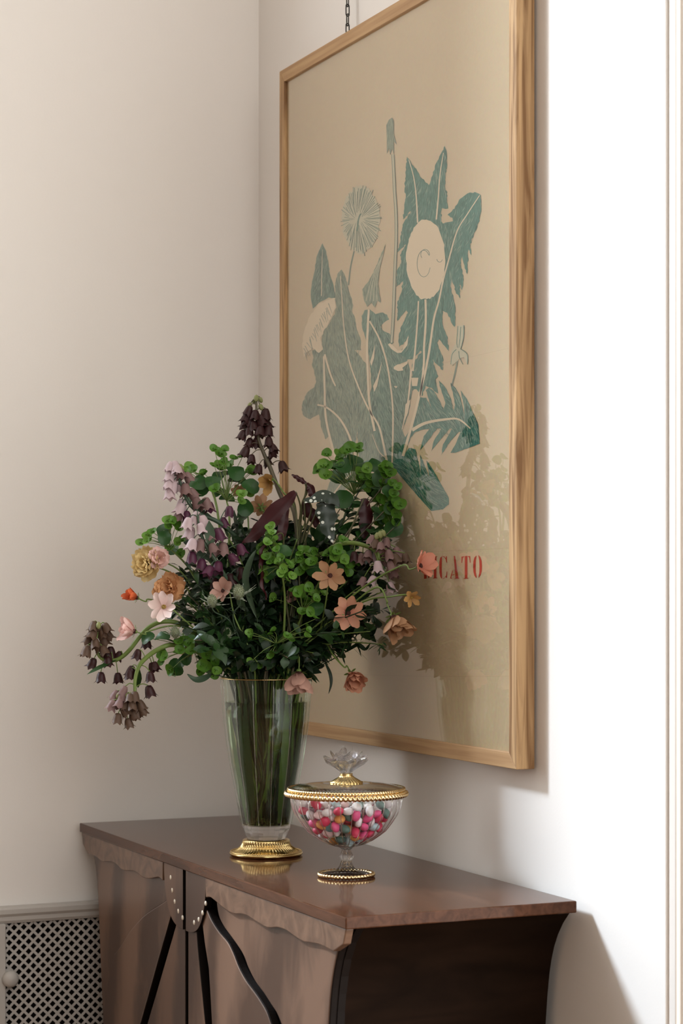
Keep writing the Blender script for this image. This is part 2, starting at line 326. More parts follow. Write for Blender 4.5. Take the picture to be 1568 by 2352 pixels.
def empty(name, loc, label, cat, group=None):
    o = bpy.data.objects.new(name, None); o.empty_display_size = 0.02; COL.objects.link(o); o.location = loc; BASE[o] = Vector(loc)
    tag(o, label, cat, group); return o
def tag(o, label, cat, group=None):
    o['label'] = label; o['category'] = cat
    if group: o['group'] = group
def part(name, mb, m, parent=None, smooth=True, label=None, fix=True, bevel=0.0, auto=False, kind=None):
    base = BASE[parent] if parent else Vector((0, 0, 0))
    o = bpy.data.objects.new(name, mb.mesh(name, base, smooth, fix)); COL.objects.link(o); o.data.materials.append(M_[m] if isinstance(m, str) else m)
    if parent: o.parent = parent; BASE[o] = base.copy()
    if label: o['label'] = label
    if kind: o['kind'] = kind
    if bevel:
        b = o.modifiers.new('edge', 'BEVEL'); b.width = bevel; b.segments = 2; b.limit_method = 'ANGLE'; b.angle_limit = 0.7
    if auto and smooth:
        o.data.set_sharp_from_angle(angle=math.radians(32))
    return o
def inst(name, me, m, parent, mtx):
    """a piece that shares its mesh with alike pieces; mtx in world space"""
    o = bpy.data.objects.new(name, me); COL.objects.link(o)
    if not me.materials: me.materials.append(None)
    o.material_slots[0].link = 'OBJECT'; o.material_slots[0].material = M_[m]
    if parent:
        o.parent = parent; o.matrix_local = Matrix.Translation(-BASE[parent]) @ mtx; BASE[o] = mtx.translation.copy()
    else: o.matrix_world = mtx
    return o
def struct(name, mb, m, parent=None, **k):
    o = part(name, mb, m, parent, **k); o['kind'] = 'structure'; return o
def frame_z(z, x=None):
    """rotation whose local Z is z"""
    z = Vector(z).normalized(); x = Vector(x) if x else Vector((0.31, 0.17, 0.94))
    if abs(x.normalized().dot(z)) > 0.98: x = Vector((1, 0, 0))
    x = (x-z*x.dot(z)).normalized(); y = z.cross(x)
    return Matrix((x, y, z)).transposed().to_4x4()
def rnd(a, b): return random.uniform(a, b)
def smooth_path(pts, n=8):
    """Catmull-Rom through the points"""
    pts = [Vector(p) for p in pts]; out = []
    for i in range(len(pts)-1):
        p0 = pts[max(i-1, 0)]; p1 = pts[i]; p2 = pts[i+1]; p3 = pts[min(i+2, len(pts)-1)]
        for k in range(n):
            t = k/n; out.append(0.5*((2*p1)+(p2-p0)*t+(2*p0-5*p1+4*p2-p3)*t*t+(3*p1-p0-3*p2+p3)*t**3))
    out.append(pts[-1]); return out

# ================================================================== the room
XW, YB = 1.655, 4.15                     # picture wall plane, back wall plane
w = MB().box((XW, 2.561, 0), (XW+0.32, YB+WALL_T, CEIL)); struct('wall_right', w, 'wall', smooth=False)
w = MB()
w.box((-3.2, YB, 0), (WIN_X0, YB+WALL_T, CEIL)); w.box((WIN_X1, YB, 0), (XW, YB+WALL_T, CEIL))
w.box((WIN_X0, YB, 0), (WIN_X1, YB+WALL_T, WIN_Z0)); w.box((WIN_X0, YB, WIN_Z1), (WIN_X1, YB+WALL_T, CEIL))
struct('wall_back', w, 'wall', smooth=False)
struct('floor', MB().box((-3.2, -2.5, -0.05), (XW+0.32, YB+WALL_T, 0)), 'floor', smooth=False)
struct('ceiling', MB().box((-3.2, -2.65, CEIL), (XW+0.32, YB+WALL_T, CEIL+0.05)), 'ceiling', smooth=False)
struct('wall_left', MB().box((-3.35, -2.65, 0), (-3.2, YB+WALL_T, CEIL)), 'wall_far', smooth=False)
w = MB().box((-3.2, FRONT_Y-0.15, 0), (XW+0.32, FRONT_Y, FR_Z0)); w.box((-3.2, FRONT_Y-0.15, FR_Z1), (XW+0.32, FRONT_Y, CEIL)); w.box((-3.2, FRONT_Y-0.15, FR_Z0), (-1.5, FRONT_Y, FR_Z1))
struct('wall_front', w, 'fill_cut_wood', smooth=False)  # unseen wall; its dark panelling and opening are added to shape the fill
wf = MB()
for a, b in (((WIN_X0, WIN_Z0), (WIN_X0+0.05, WIN_Z1)), ((WIN_X1-0.05, WIN_Z0), (WIN_X1, WIN_Z1)), ((WIN_X0, WIN_Z0), (WIN_X1, WIN_Z0+0.05)), ((WIN_X0, WIN_Z1-0.05), (WIN_X1, WIN_Z1))):
    wf.box((a[0], YB+WALL_T-0.05, a[1]), (b[0], YB+WALL_T, b[1]))
struct('window_1', wf, 'trim', smooth=False)
# door casing at the near end of the picture wall: flat lining, bead and fillet
t = MB().box((XW+0.004, 2.540, 0), (XW+0.32, 2.561, 2.9))
t.tube([(XW+0.019, 2.540, 0), (XW+0.019, 2.540, 2.9)], 0.0065, 12)
t.box((XW+0.032, 2.528, 0), (XW+0.32, 2.541, 2.9))
struct('trim_1', t, 'trim', smooth=True, auto=True, bevel=0.002)

# ================================================================== lattice cupboard in the back wall
rc = empty('radiator_cupboard', (1.33, 4.13, 0.1), 'white painted low cupboard with diamond lattice door and round knob against back wall', 'cupboard')
RX0, RX1, RZ0, RZ1 = on_y(9, 2130, 4.138).x, 1.60, 0.12, 0.750
part('shade_backing', MB().box((RX0-0.05, 4.1475, 0.06), (1.63, 4.1495, 0.752)), 'cavity_shade', rc, smooth=False)  # black sheet in place of the shaded hollow behind the lattice
fr = MB()
fr.box((RX0-0.22, 4.122, 0.06), (RX0, 4.147, 0.752)); fr.box((RX1, 4.122, 0.06), (1.63, 4.147, 0.752)); fr.box((RX0, 4.122, 0.06), (RX1, 4.147, RZ0))
part('door_frame', fr, 'white_paint', rc, smooth=False, bevel=0.002)
lg = MB()
prof = [(4.149, 0.785), (4.122, 0.785), (4.119, 0.781), (4.119, 0.772), (4.124, 0.766), (4.124, 0.758), (4.128, 0.752), (4.149, 0.752)]
k = len(prof)
lg.add([(RX0-0.22, y, z) for y, z in prof]+[(1.648, y, z) for y, z in prof], [(i, (i+1) % k, (i+1) % k+k, i+k) for i in range(k)]+[tuple(range(k)), tuple(range(2*k-1, k-1, -1))])
part('ledge', lg, 'white_paint', rc, smooth=False)
PITCH = 0.0202; SW = 0.0050/2
def clip_line(c, sgn):
    """ends of the 45 degree strip z = sgn*(x-RX0)+c inside the door opening"""
    pts = []
    for x in (RX0, RX1):
        z = sgn*(x-RX0)+c
        if RZ0 <= z <= RZ1: pts.append((x, z))
    for z in (RZ0, RZ1):
        x = RX0+(z-c)*sgn
        if RX0 < x < RX1: pts.append((x, z))
    return sorted(set(pts))[:2] if len(pts) >= 2 else None
for sgn in (1, -1):
    lo_, hi_ = (RZ0-(RX1-RX0), RZ1) if sgn > 0 else (RZ0, RZ1+(RX1-RX0))
    c = lo_+0.006
    while c < hi_:
        e = clip_line(c, sgn)
        if e and math.hypot(e[1][0]-e[0][0], e[1][1]-e[0][1]) > 0.01:
            (xa, za), (xb, zb) = e; q = SW/math.sqrt(2)
            dx, dz = (-q, q) if sgn > 0 else (q, q)
            y0, y1 = (4.1370, 4.1382) if sgn > 0 else (4.1372, 4.1384)
            part('lattice_strip', MB().prism([(xa+dx, y0, za+dz), (xb+dx, y0, zb+dz), (xb-dx, y0, zb-dz), (xa-dx, y0, za-dz)], (0, y1-y0, 0)), 'white_paint', rc, smooth=False)
        c += PITCH
kc = on_y(26, 2250, 4.11)
kn = MB().lathe([(0.006, 0), (0.0062, 0.006), (0.012, 0.010), (0.0165, 0.017), (0.0165, 0.024), (0.011, 0.030), (0.0001, 0.032)], 24)
o = inst('knob', kn.mesh('knob'), 'white_paint', rc, Matrix.Translation((kc.x, 4.137, kc.z)) @ frame_z((0, -1, 0)))
kn = MB().lathe([(0.0175, 0), (0.0175, 0.002), (0.012, 0.005), (0.006, 0.006), (0.0001, 0.006)], 24)
o = inst('knob_rose', kn.mesh('knob_rose'), 'white_paint', rc, Matrix.Translation((kc.x, 4.1372, kc.z)) @ frame_z((0, -1, 0)))

# ================================================================== framed poster
FX0, FX1 = 1.6166, 1.650
FY0, FY1, FZ0, FZ1 = 2.937, 3.940, 1.141, 2.490
FW = 0.026
pic = empty('framed_poster', (FX1, (FY0+FY1)/2, FZ0), 'large oak framed poster of a green dandelion plant behind glass', 'picture')
def rail(pts_o, pts_i, m):
    a, b = pts_o; c, d = pts_i       # outer a-b, inner d-c
    q = [(FX0, *a), (FX0, *b), (FX0, *d), (FX0, *c)]
    part('frame_rail', MB().prism(q, (FX1-FX0, 0, 0)), m, pic, smooth=False, bevel=0.0012)
O = [(FY0, FZ0), (FY1, FZ0), (FY1, FZ1), (FY0, FZ1)]
I = [(FY0+FW, FZ0+FW), (FY1-FW, FZ0+FW), (FY1-FW, FZ1-FW), (FY0+FW, FZ1-FW)]
for i in range(4):
    j = (i+1) % 4; rail((O[i], O[j]), (I[i], I[j]), 'oak_h' if i % 2 == 0 else 'oak_v')
XS = 1.6240
sheet = part('poster_sheet', MB().box((XS, FY0+FW-0.003, FZ0+FW-0.003), (XS+0.002, FY1-FW+0.003, FZ1-FW+0.003)), 'paper', pic, smooth=False)
part('glass_pane', MB().box((1.6218, FY0+FW-0.003, FZ0+FW-0.003), (1.6224, FY1-FW+0.003, FZ1-FW+0.003)), 'pane', pic, smooth=False)
S4 = 2.6133
def c4(x, y): return 640+x/S4, 240+y/S4
LAY = [0]
def print_poly(pts, m, name, layer, conv=c4):
    X = XS-0.00010*layer
    P = [on_x(*conv(x, y), X) for x, y in pts]
    return part(name, MB().prism(P, (-0.00006, 0, 0), True), m, sheet, smooth=False)
def jag(pts, amp, step=14):
    out = []
    for i in range(len(pts)):
        a, b = pts[i], pts[(i+1) % len(pts)]; L_ = math.hypot(b[0]-a[0], b[1]-a[1]); n = max(1, int(L_/step))
        for k in range(n):
            t = k/n; out.append((a[0]+(b[0]-a[0])*t+(rnd(-amp, amp) if k else 0), a[1]+(b[1]-a[1])*t+(rnd(-amp, amp) if k else 0)))
    return out
def strip_poly(pts, w0, w1):
    """outline of a line with changing width, in crop units"""
    P = smooth_path([(x, y, 0) for x, y in pts], 5); n = len(P); Lf = []; Rt = []
    for i, p in enumerate(P):
        t = (P[min(i+1, n-1)]-P[max(i-1, 0)]); t = t.normalized() if t.length else Vector((0, 1, 0))
        h = (w0+(w1-w0)*i/(n-1))/2; Lf.append((p.x-t.y*h, p.y+t.x*h)); Rt.append((p.x+t.y*h, p.y-t.x*h))
    return Lf+Rt[::-1]
LEFT = [(377, 990), (398, 1030), (412, 1070), (425, 1130), (447, 1205), (440, 1240), (460, 1290), (468, 1350), (490, 1400), (495, 1475), (455, 1475), (490, 1510), (525, 1560), (535, 1640), (540, 1800), (600, 1960), (640, 2130), (600, 2150), (480, 2140), (470, 1960), (455, 2080), (380, 2160), (345, 2140), (320, 2060), (305, 1985), (280, 2010), (255, 1940), (240, 1860), (225, 1868), (190, 1890), (150, 1870), (136, 1830), (145, 1780), (170, 1730), (215, 1695), (225, 1660), (213, 1600), (198, 1560), (208, 1520), (200, 1480), (230, 1460), (258, 1420), (262, 1370), (300, 1320), (335, 1260), (345, 1200), (335, 1160), (340, 1080), (350, 1020)]
TALL = [(262, 832), (280, 870), (297, 940), (305, 1010), (330, 1090), (338, 1165), (300, 1158), (240, 1190), (205, 1225), (195, 1180), (192, 1130), (200, 1060), (215, 1000), (225, 920), (240, 880)]
MID = [(497, 1270), (515, 1235), (545, 1228), (580, 1258), (625, 1248), (650, 1262), (662, 1290), (630, 1310), (610, 1335), (630, 1360), (665, 1375), (690, 1430), (670, 1445), (690, 1480), (720, 1490), (780, 1500), (770, 1540), (720, 1560), (690, 1575), (720, 1600), (775, 1545), (790, 1600), (800, 1640), (840, 1640), (850, 1680), (830, 1700), (800, 1720), (780, 1850), (740, 1960), (760, 2000), (720, 2120), (690, 2160), (640, 2160), (600, 2050), (560, 1950), (530, 1800), (556, 1700), (548, 1560), (536, 1480), (520, 1400), (500, 1340)]
RIGHT = [(770, 312), (800, 362), (835, 405), (860, 445), (900, 485), (925, 420), (945, 350), (970, 300), (995, 248), (1008, 300), (1010, 370), (1000, 440), (998, 510), (1012, 525), (1008, 570), (1015, 625), (978, 622), (975, 700), (985, 715), (1025, 705), (1045, 700), (1042, 680), (1012, 662), (1055, 625), (1083, 570), (1130, 535), (1175, 525), (1212, 545), (1215, 640), (1205, 700), (1180, 760), (1155, 815), (1150, 850), (1155, 905), (1138, 870), (1130, 1018), (1115, 970), (1100, 905), (1090, 960), (1110, 1050), (1100, 1115), (1087, 1065), (1088, 1165), (1060, 1120), (1040, 1050), (1030, 1090), (1050, 1170), (1060, 1230), (1057, 1345), (1030, 1290), (1010, 1250), (983, 1238), (983, 1320), (1010, 1390), (1022, 1480), (985, 1440), (960, 1408), (950, 1430), (985, 1520), (985, 1595), (950, 1560), (922, 1530), (940, 1590), (957, 1630), (940, 1650), (957, 1735), (915, 1700), (880, 1690), (860, 1750), (835, 1720), (800, 1700), (800, 1560), (858, 1482), (848, 1478), (800, 1530), (770, 1530), (720, 1492), (724, 1482), (770, 1440), (782, 1388), (765, 1420), (722, 1456), (720, 1400), (735, 1330), (775, 1250), (765, 1235), (712, 1300), (712, 1180), (735, 1130), (745, 1060), (705, 1095), (708, 1000), (735, 950), (728, 905), (764, 840), (712, 888), (735, 780), (742, 722), (792, 640), (745, 690), (750, 640), (762, 560), (755, 500), (762, 400)]
FAN = [(850, 1757), (885, 1760), (920, 1830), (895, 1760), (882, 1715), (900, 1700), (930, 1720), (960, 1770), (990, 1835), (1000, 1790), (965, 1690), (960, 1655), (1000, 1700), (1035, 1770), (1050, 1850), (1058, 1800), (1030, 1670), (1060, 1700), (1090, 1760), (1115, 1875), (1112, 1820), (1090, 1715), (1130, 1770), (1165, 1850), (1195, 1920), (1205, 2035), (1130, 2065), (1060, 2090), (1030, 2090), (1060, 2040), (1092, 1965), (1080, 1965), (1030, 2020), (975, 2105), (985, 2040), (1040, 1945), (1025, 1945), (970, 2010), (915, 2080), (930, 2020), (975, 1945), (950, 1945), (900, 2010), (848, 2075), (870, 1990), (905, 1945), (870, 1950), (820, 1965), (790, 2000), (750, 2110), (735, 2140), (690, 2160), (740, 2030), (780, 1960), (810, 1880), (830, 1800)]
LOWER = [(740, 2120), (782, 2060), (820, 2070), (852, 2210), (848, 2100), (905, 2240), (885, 2135), (930, 2200), (980, 2290), (1020, 2360), (1020, 2400), (985, 2430), (915, 2440), (860, 2380), (800, 2310), (740, 2240), (690, 2180), (600, 2160), (480, 2150), (560, 2130), (690, 2140)]
LOWL = [(470, 2150), (420, 2140), (380, 2150), (335, 2210), (300, 2280), (288, 2320), (320, 2360), (380, 2330), (440, 2260), (470, 2200)]
print_poly(jag(LEFT, 3, 12), 'ink_pale', 'printed_leaf', 1); print_poly(jag(TALL, 2), 'ink_mid', 'printed_leaf', 2)
print_poly(jag(LOWL, 1), 'ink_pale', 'printed_leaf', 2)
print_poly(jag(MID, 2), 'ink_mid', 'printed_leaf', 3); print_poly(jag(LOWER, 1), 'ink_dark', 'printed_leaf', 4)
print_poly(jag(RIGHT, 4, 11), 'ink_dark', 'printed_leaf', 5); print_poly(jag(FAN, 2), 'ink_dark', 'printed_leaf', 6)
def inside(pt, poly):
    x, y = pt; c = False; n = len(poly)
    for i in range(n):
        (x0, y0), (x1, y1) = poly[i], poly[i-1]
        if (y0 > y) != (y1 > y) and x < (x1-x0)*(y-y0)/(y1-y0)+x0: c = not c
    return c
M_['hatch_light'] = mat('ink_hatch_light', (0.27, 0.36, 0.27), 0.8, spec=0.1)
M_['hatch_dark'] = mat('ink_hatch_dark', (0.012, 0.075, 0.055), 0.8, spec=0.1)
M_['hatch_mid'] = mat('ink_hatch_mid', (0.075, 0.15, 0.115), 0.8, spec=0.1)
def hatching(poly, m, n, layer, lean):
    xs = [q[0] for q in poly]; ys_ = [q[1] for q in poly]; mb = MB(); X = XS-0.00010*layer; done = 0; k = 0
    while done < n and k < n*12:
        k += 1; x, y = rnd(min(xs), max(xs)), rnd(min(ys_), max(ys_)); L = rnd(22, 62); a = lean+0.35*math.sin(x*0.021)+rnd(-.14, .14)
        x1, y1 = x+L*math.sin(a), y+L*math.cos(a)
        if not (inside((x, y), poly) and inside((x1, y1), poly) and inside(((x+x1)/2, (y+y1)/2), poly)): continue
        w_ = rnd(0.8, 1.6); mb.prism([on_x(*c4(u_, v_), X) for u_, v_ in ((x-w_*.3, y), (x+w_*.3, y), ((x+x1)/2+w_+3, (y+y1)/2), (x1, y1), ((x+x1)/2-w_+3, (y+y1)/2))], (-0.00004, 0, 0)); done += 1
    part('printed_hatching', mb, m, sheet, smooth=False, kind='stuff')
for poly, lay, cols, lean in ((LEFT, 7, ('hatch_mid', 'hatch_light'), 0.1), (TALL, 7, ('hatch_mid', 'hatch_light'), 0.0), (MID, 7, ('hatch_dark', 'hatch_light'), 0.1), (RIGHT, 7, ('hatch_dark', 'hatch_light'), -0.25), (FAN, 7, ('hatch_dark', 'hatch_light'), 0.5), (LOWER, 7, ('hatch_dark', 'hatch_light'), 0.8)):
    nn = 110 if poly is TALL else 380
    hatching(poly, cols[0], nn, lay, lean); hatching(poly, cols[1], nn, lay+0.5, lean)
RIBS = [([(780, 330), (810, 440), (825, 560), (833, 710)], 4, 9), ([(988, 290), (967, 420), (957, 560), (945, 690)], 4, 9),
        ([(1205, 545), (1130, 660), (1070, 760), (1020, 930), (985, 1060), (960, 1180), (930, 1290), (905, 1463), (880, 1600), (850, 1720), (810, 1880), (745, 2110)], 5, 16),
        ([(838, 1180), (832, 1300), (820, 1450), (805, 1600)], 8, 11), ([(880, 1170), (882, 1300), (872, 1450), (870, 1560), (850, 1750)], 12, 12),
        ([(370, 1030), (378, 1150), (390, 1330), (420, 1530), (480, 1700), (540, 1830), (600, 1930), (630, 2050), (650, 2150)], 4, 13),
        ([(540, 1230), (530, 1440), (535, 1640), (545, 1800), (575, 1960)], 12, 14), ([(545, 1300), (600, 1400), (640, 1520), (665, 1650), (685, 1850), (680, 2150)], 9, 10),
        ([(270, 1510), (275, 1700), (285, 1900), (345, 2140)], 10, 14), ([(232, 1802), (290, 1820), (360, 1880), (410, 1960), (445, 2050)], 9, 13), ([(275, 1500), (310, 1620), (340, 1690)], 12, 8),
        ([(800, 1955), (880, 1912), (1000, 1890), (1080, 1890), (1150, 1945)], 20, 7), ([(795, 1590), (775, 1780), (740, 1950)], 12, 5), ([(263, 870), (258, 1000), (256, 1150)], 2, 5),
        ([(640, 2120), (600, 2080), (560, 1980)], 6, 3), ([(320, 2350), (380, 2270), (440, 2210)], 9, 5)]
for p, a, b in RIBS: print_poly(strip_poly(p, a, b), 'paper_pale', 'printed_rib', 8)
for c_ in ([(690, 1575), (712, 1560), (745, 1558), (775, 1538), (772, 1556), (742, 1580), (748, 1596), (715, 1600), (690, 1588)], [(655, 1440), (668, 1432), (690, 1450), (715, 1478), (740, 1475), (778, 1385), (772, 1445), (735, 1490), (712, 1492), (676, 1468)], [(795, 1640), (838, 1640), (830, 1690), (800, 1690)], [(690, 1690), (712, 1690), (705, 1704)], [(578, 1440), (572, 1520), (556, 1570), (548, 1545), (562, 1500)], [(622, 1535), (604, 1620), (590, 1690), (572, 1725), (566, 1690), (590, 1640)], [(760, 1800), (790, 1770), (775, 1850), (752, 1905)]):
    print_poly(c_, 'paper_pale', 'printed_gap', 9)
ell = [(882+117*math.cos(a)*(1+rnd(-.03, .03)), 930+240*math.sin(a)*(1+rnd(-.03, .03))) for a in [2*PI*i/70 for i in range(70)]]
print_poly(ell, 'paper_pale', 'printed_flower', 9)
for cx_, cy_, rx, ry, a0, a1 in ((870, 955, 40, 80, 0.3, 5.6), (878, 900, 26, 30, 2.4, 6.5), (965, 920, 18, 26, 0.4, 2.8)):
    print_poly(strip_poly([(cx_+rx*math.cos(a0+(a1-a0)*i/12), cy_+ry*math.sin(a0+(a1-a0)*i/12)) for i in range(13)], 3, 4), 'ink_line', 'printed_line', 10)
side = [(338, 1160), (240, 1195), (180, 1280), (150, 1370), (140, 1450), (150, 1515), (200, 1460), (240, 1492), (265, 1470), (250, 1400), (300, 1312), (345, 1220)]
print_poly(jag(side, 4), 'paper_pale', 'printed_flower', 9)
for i in range(22):
    t = i/21; x = 150+150*t; y = 1490-290*t**0.8
    print_poly(strip_poly([(x+rnd(-8, 8), y+rnd(-8, 8)), (x+20+rnd(-5, 5), y+30+rnd(0, 40))], 3.5, 1.5), 'ink_line', 'printed_line', 10)
cl = [(492+112*math.cos(a)*(1+rnd(-.07, .07)), 690+198*math.sin(a)*(1+rnd(-.07, .07))) for a in [2*PI*i/60 for i in range(60)]]
M_['ink_wash'] = mat('ink_wash_green', (0.46, 0.43, 0.30), 0.8, var=0.05, spec=0.1)
print_poly(cl, 'ink_wash', 'printed_flower', 7)
for i in range(72):
    a = 2*PI*i/72+rnd(-.03, .03); r0, r1 = rnd(0.12, 0.55), rnd(0.86, 1.12)
    print_poly(strip_poly([(480+12*math.cos(a)+105*r0*math.cos(a), 690+190*r0*math.sin(a)), (492+112*r1*math.cos(a)+4, 690+200*r1*math.sin(a))], 2.2, 4.2), 'ink_line', 'printed_line', 9)
print_poly(strip_poly([(470, 760), (478, 690), (492, 655)], 10, 8), 'ink_mid', 'printed_line', 10)
print_poly(strip_poly([(452, 880), (430, 980), (418, 1085)], 8, 8), 'ink_line', 'printed_stem', 5)
ST = [(684, 300), (690, 420), (694, 520), (702, 640), (704, 800), (696, 1000), (692, 1120), (686, 1280), (676, 1430)]
for dx in (-7, 7): print_poly(strip_poly([(x+dx, y) for x, y in ST], 3.5, 4), 'ink_line', 'printed_stem', 10)
print_poly(strip_poly(ST, 10, 12), 'ink_wash', 'printed_stem', 9)
print_poly([(645, 125), (660, 92), (680, 78), (690, 100), (690, 180), (707, 240), (690, 222), (690, 300), (680, 262), (668, 302), (660, 262), (648, 298), (648, 200)], 'ink_pale', 'printed_bud', 9)
print_poly(jag([(640, 838), (625, 900), (600, 1020), (595, 1080), (612, 1190), (592, 1178), (575, 1218), (555, 1190), (530, 1215), (510, 1170), (500, 1110), (540, 1060), (580, 980)], 2), 'ink_pale', 'printed_bud', 9)
for k in range(4): print_poly(strip_poly([(632-4*k, 880+10*k), (590-10*k, 1040), (590-22*k, 1180)], 2, 4), 'ink_wash', 'printed_line', 10)
print_poly(jag([(1075, 1330), (1110, 1325), (1110, 1400), (1090, 1470), (1135, 1500), (1130, 1560), (1110, 1515), (1080, 1530), (1040, 1570), (1030, 1520), (1040, 1470), (1065, 1430)], 2), 'ink_wash', 'printed_bud', 9)
for q in ([(1075, 1330), (1068, 1420), (1072, 1460)], [(1110, 1325), (1108, 1400), (1090, 1470)], [(1092, 1335), (1088, 1400), (1080, 1460)], [(1065, 1470), (1040, 1500), (1032, 1560)], [(1095, 1470), (1130, 1500), (1132, 1560)], [(1080, 1480), (1085, 1520), (1105, 1560)]):
    print_poly(strip_poly(q, 4, 3), 'ink_dark', 'printed_line', 10)
print_poly(strip_poly([(1078, 1500), (1060, 1600), (1038, 1690)], 9, 9), 'ink_line', 'printed_stem', 6)
# fold creases of the old poster
M_['crease'] = mat('poster_crease', (0.47, 0.36, 0.23), 0.85, spec=0.1)
def c1(x, y): return x, y
for q in ([(660, 1288), (900, 1272), (1168, 1259)], [(720, 1545), (960, 1553), (1168, 1553)], [(690, 905), (900, 860), (1168, 800)]):
    print_poly(strip_poly(q, 1.2, 1.2), 'crease', 'fold_crease', 0.5, c1)
# stencilled red capitals
def c6(x, y): return 880+x/3.92, 1200+y/3.92
L_I = [[(455, 308), (478, 306), (478, 500), (455, 502)], [(447, 308), (486, 304), (486, 309), (447, 313)], [(447, 500), (486, 497), (486, 502), (447, 505)]]
L_C = [[(503, 400), (505, 350), (512, 318), (524, 305), (527, 308), (526, 360), (526, 440), (529, 500), (524, 506), (512, 488), (505, 455)], [(533, 303), (550, 306), (562, 322), (564, 305), (572, 305), (573, 360), (568, 362), (560, 330), (548, 312), (533, 308)], [(535, 504), (552, 500), (566, 475), (571, 440), (575, 442), (573, 500), (567, 500), (563, 490), (550, 504), (535, 508)]]
L_A = [[(634, 302), (646, 302), (676, 500), (650, 503)], [(600, 505), (622, 430), (626, 436), (610, 500), (620, 500), (620, 505)], [(618, 470), (640, 466), (641, 472), (617, 476)], [(642, 506), (642, 502), (682, 500), (682, 506)]]
L_T = [[(733, 303), (756, 301), (756, 500), (733, 503)], [(703, 308), (728, 305), (728, 311), (716, 316), (709, 365), (704, 365)], [(761, 303), (782, 303), (784, 362), (779, 362), (772, 314), (761, 309)], [(722, 504), (766, 500), (766, 505), (722, 509)]]
L_O = [[(808, 400), (811, 350), (820, 315), (836, 298), (839, 302), (832, 340), (830, 400), (832, 450), (840, 495), (836, 500), (820, 480), (811, 445)], [(856, 294), (872, 310), (884, 345), (888, 395), (885, 440), (875, 475), (858, 498), (856, 494), (864, 450), (866, 395), (863, 340), (855, 298)]]
L_D = [[(366, 312), (390, 310), (390, 505), (366, 508)], [(403, 308), (418, 322), (430, 360), (433, 405), (430, 455), (418, 490), (403, 505), (404, 470), (408, 405), (404, 340)]]
for letter in (L_D, L_I, L_C, L_A, L_T, L_O):
    X = XS-0.0003; mb = MB()
    for s_ in letter: mb.prism([on_x(*c6(x, y), X) for x, y in s_], (-0.00006, 0, 0))
    part('stencil_letter', mb, 'ink_red', sheet, smooth=False, label='brick red stencilled capital letter')
# hanging chain
ch0 = on_x(798, 52, 1.637)
chain = empty('picture_chain', (1.637, ch0.y, FZ1), 'blackened iron link chain holding the framed poster from above', 'chain')
def link_mesh(h, wd, r):
    pts = [(wd*math.cos(2*PI*i/20)*(1 if abs(math.cos(2*PI*i/20)) < .9 else 1), 0, (h-wd)*(1 if math.sin(2*PI*i/20) > 0.01 else -1 if math.sin(2*PI*i/20) < -0.01 else 0)+wd*math.sin(2*PI*i/20)) for i in range(20)]
    pts.append(pts[0]); pts.append(pts[1]); return MB().tube(pts, r, 6, cap=False).mesh('chain_link')
lk = link_mesh(0.0115, 0.0042, 0.0012)
z = FZ1+0.016
for i in range(14):
    inst('chain_link', lk, 'iron', chain, Matrix.Translation((1.637, ch0.y, z)) @ Matrix.Rotation(PI/2 if i % 2 else 0.35, 4, 'Z')); z += 0.0185
part('eye_screw', MB().tube([(1.637, ch0.y, FZ1-0.004), (1.637, ch0.y, FZ1+0.003), (1.637, ch0.y+0.004, FZ1+0.007), (1.637, ch0.y, FZ1+0.011), (1.637, ch0.y-0.004, FZ1+0.007), (1.637, ch0.y, FZ1+0.003)], 0.0011, 6), 'iron', chain)

# ================================================================== sideboard
CX0, CX1, CY0, CY1, CZT = 1.247, 1.638, 2.783, 4.120, 0.950
sb = empty('sideboard', ((CX0+CX1)/2, (CY0+CY1)/2, 0), 'dark walnut sideboard with carved wing shaped door panels and concave sides', 'sideboard')
part('top', MB().box((CX0, CY0, CZT-0.0185), (CX1, CY1, CZT)), 'walnut_top', sb, smooth=False, bevel=0.002)
INW = [(0.9315, 0.016), (0.92, 0.030), (0.907, 0.042), (0.89, 0.055), (0.871, 0.066), (0.85, 0.0745), (0.826, 0.0815), (0.79, 0.088), (0.755, 0.0925), (0.70, 0.099), (0.64, 0.108), (0.57, 0.118), (0.48, 0.120), (0.36, 0.108), (0.24, 0.08), (0.14, 0.05), (0.10, 0.045)]
def inw(z):
    for (z1, a), (z0, b) in zip(INW, INW[1:]):
        if z0 <= z <= z1: return b+(a-b)*(z-z0)/(z1-z0)
    return INW[0][1] if z > INW[0][0] else INW[-1][1]
XF = 1.259                                # plane of the door faces
mb = MB(); rings = []
zs = [0.9315-i*(0.8315/40) for i in range(41)]
vs_ = []; fs_ = []
for z in zs:
    i_ = inw(z); vs_ += [(XF+0.026, CY0+i_, z), (CX1-0.002, CY0+i_, z), (CX1-0.002, CY1-i_, z), (XF+0.026, CY1-i_, z)]
for r in range(40):
    for j in range(4): fs_.append((r*4+j, r*4+(j+1) % 4, (r+1)*4+(j+1) % 4, (r+1)*4+j))
fs_ += [(0, 1, 2, 3), (163, 162, 161, 160)]
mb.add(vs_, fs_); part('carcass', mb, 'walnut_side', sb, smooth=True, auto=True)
for sx in (XF+0.05, CX1-0.06):
    for sy in (CY0+0.10, CY1-0.10):
        part('foot', MB().lathe([(0.016, 0), (0.022, 0.06), (0.026, 0.101)], 16, (sx, sy, 0)), 'walnut_dark', sb)
YC = on_x(432, 2100, XF).y
def k2(x, y, X=XF):
    p = on_x(340+x/3.0154, 1960+y/3.0154, X); return (YC-p.y, p.z)
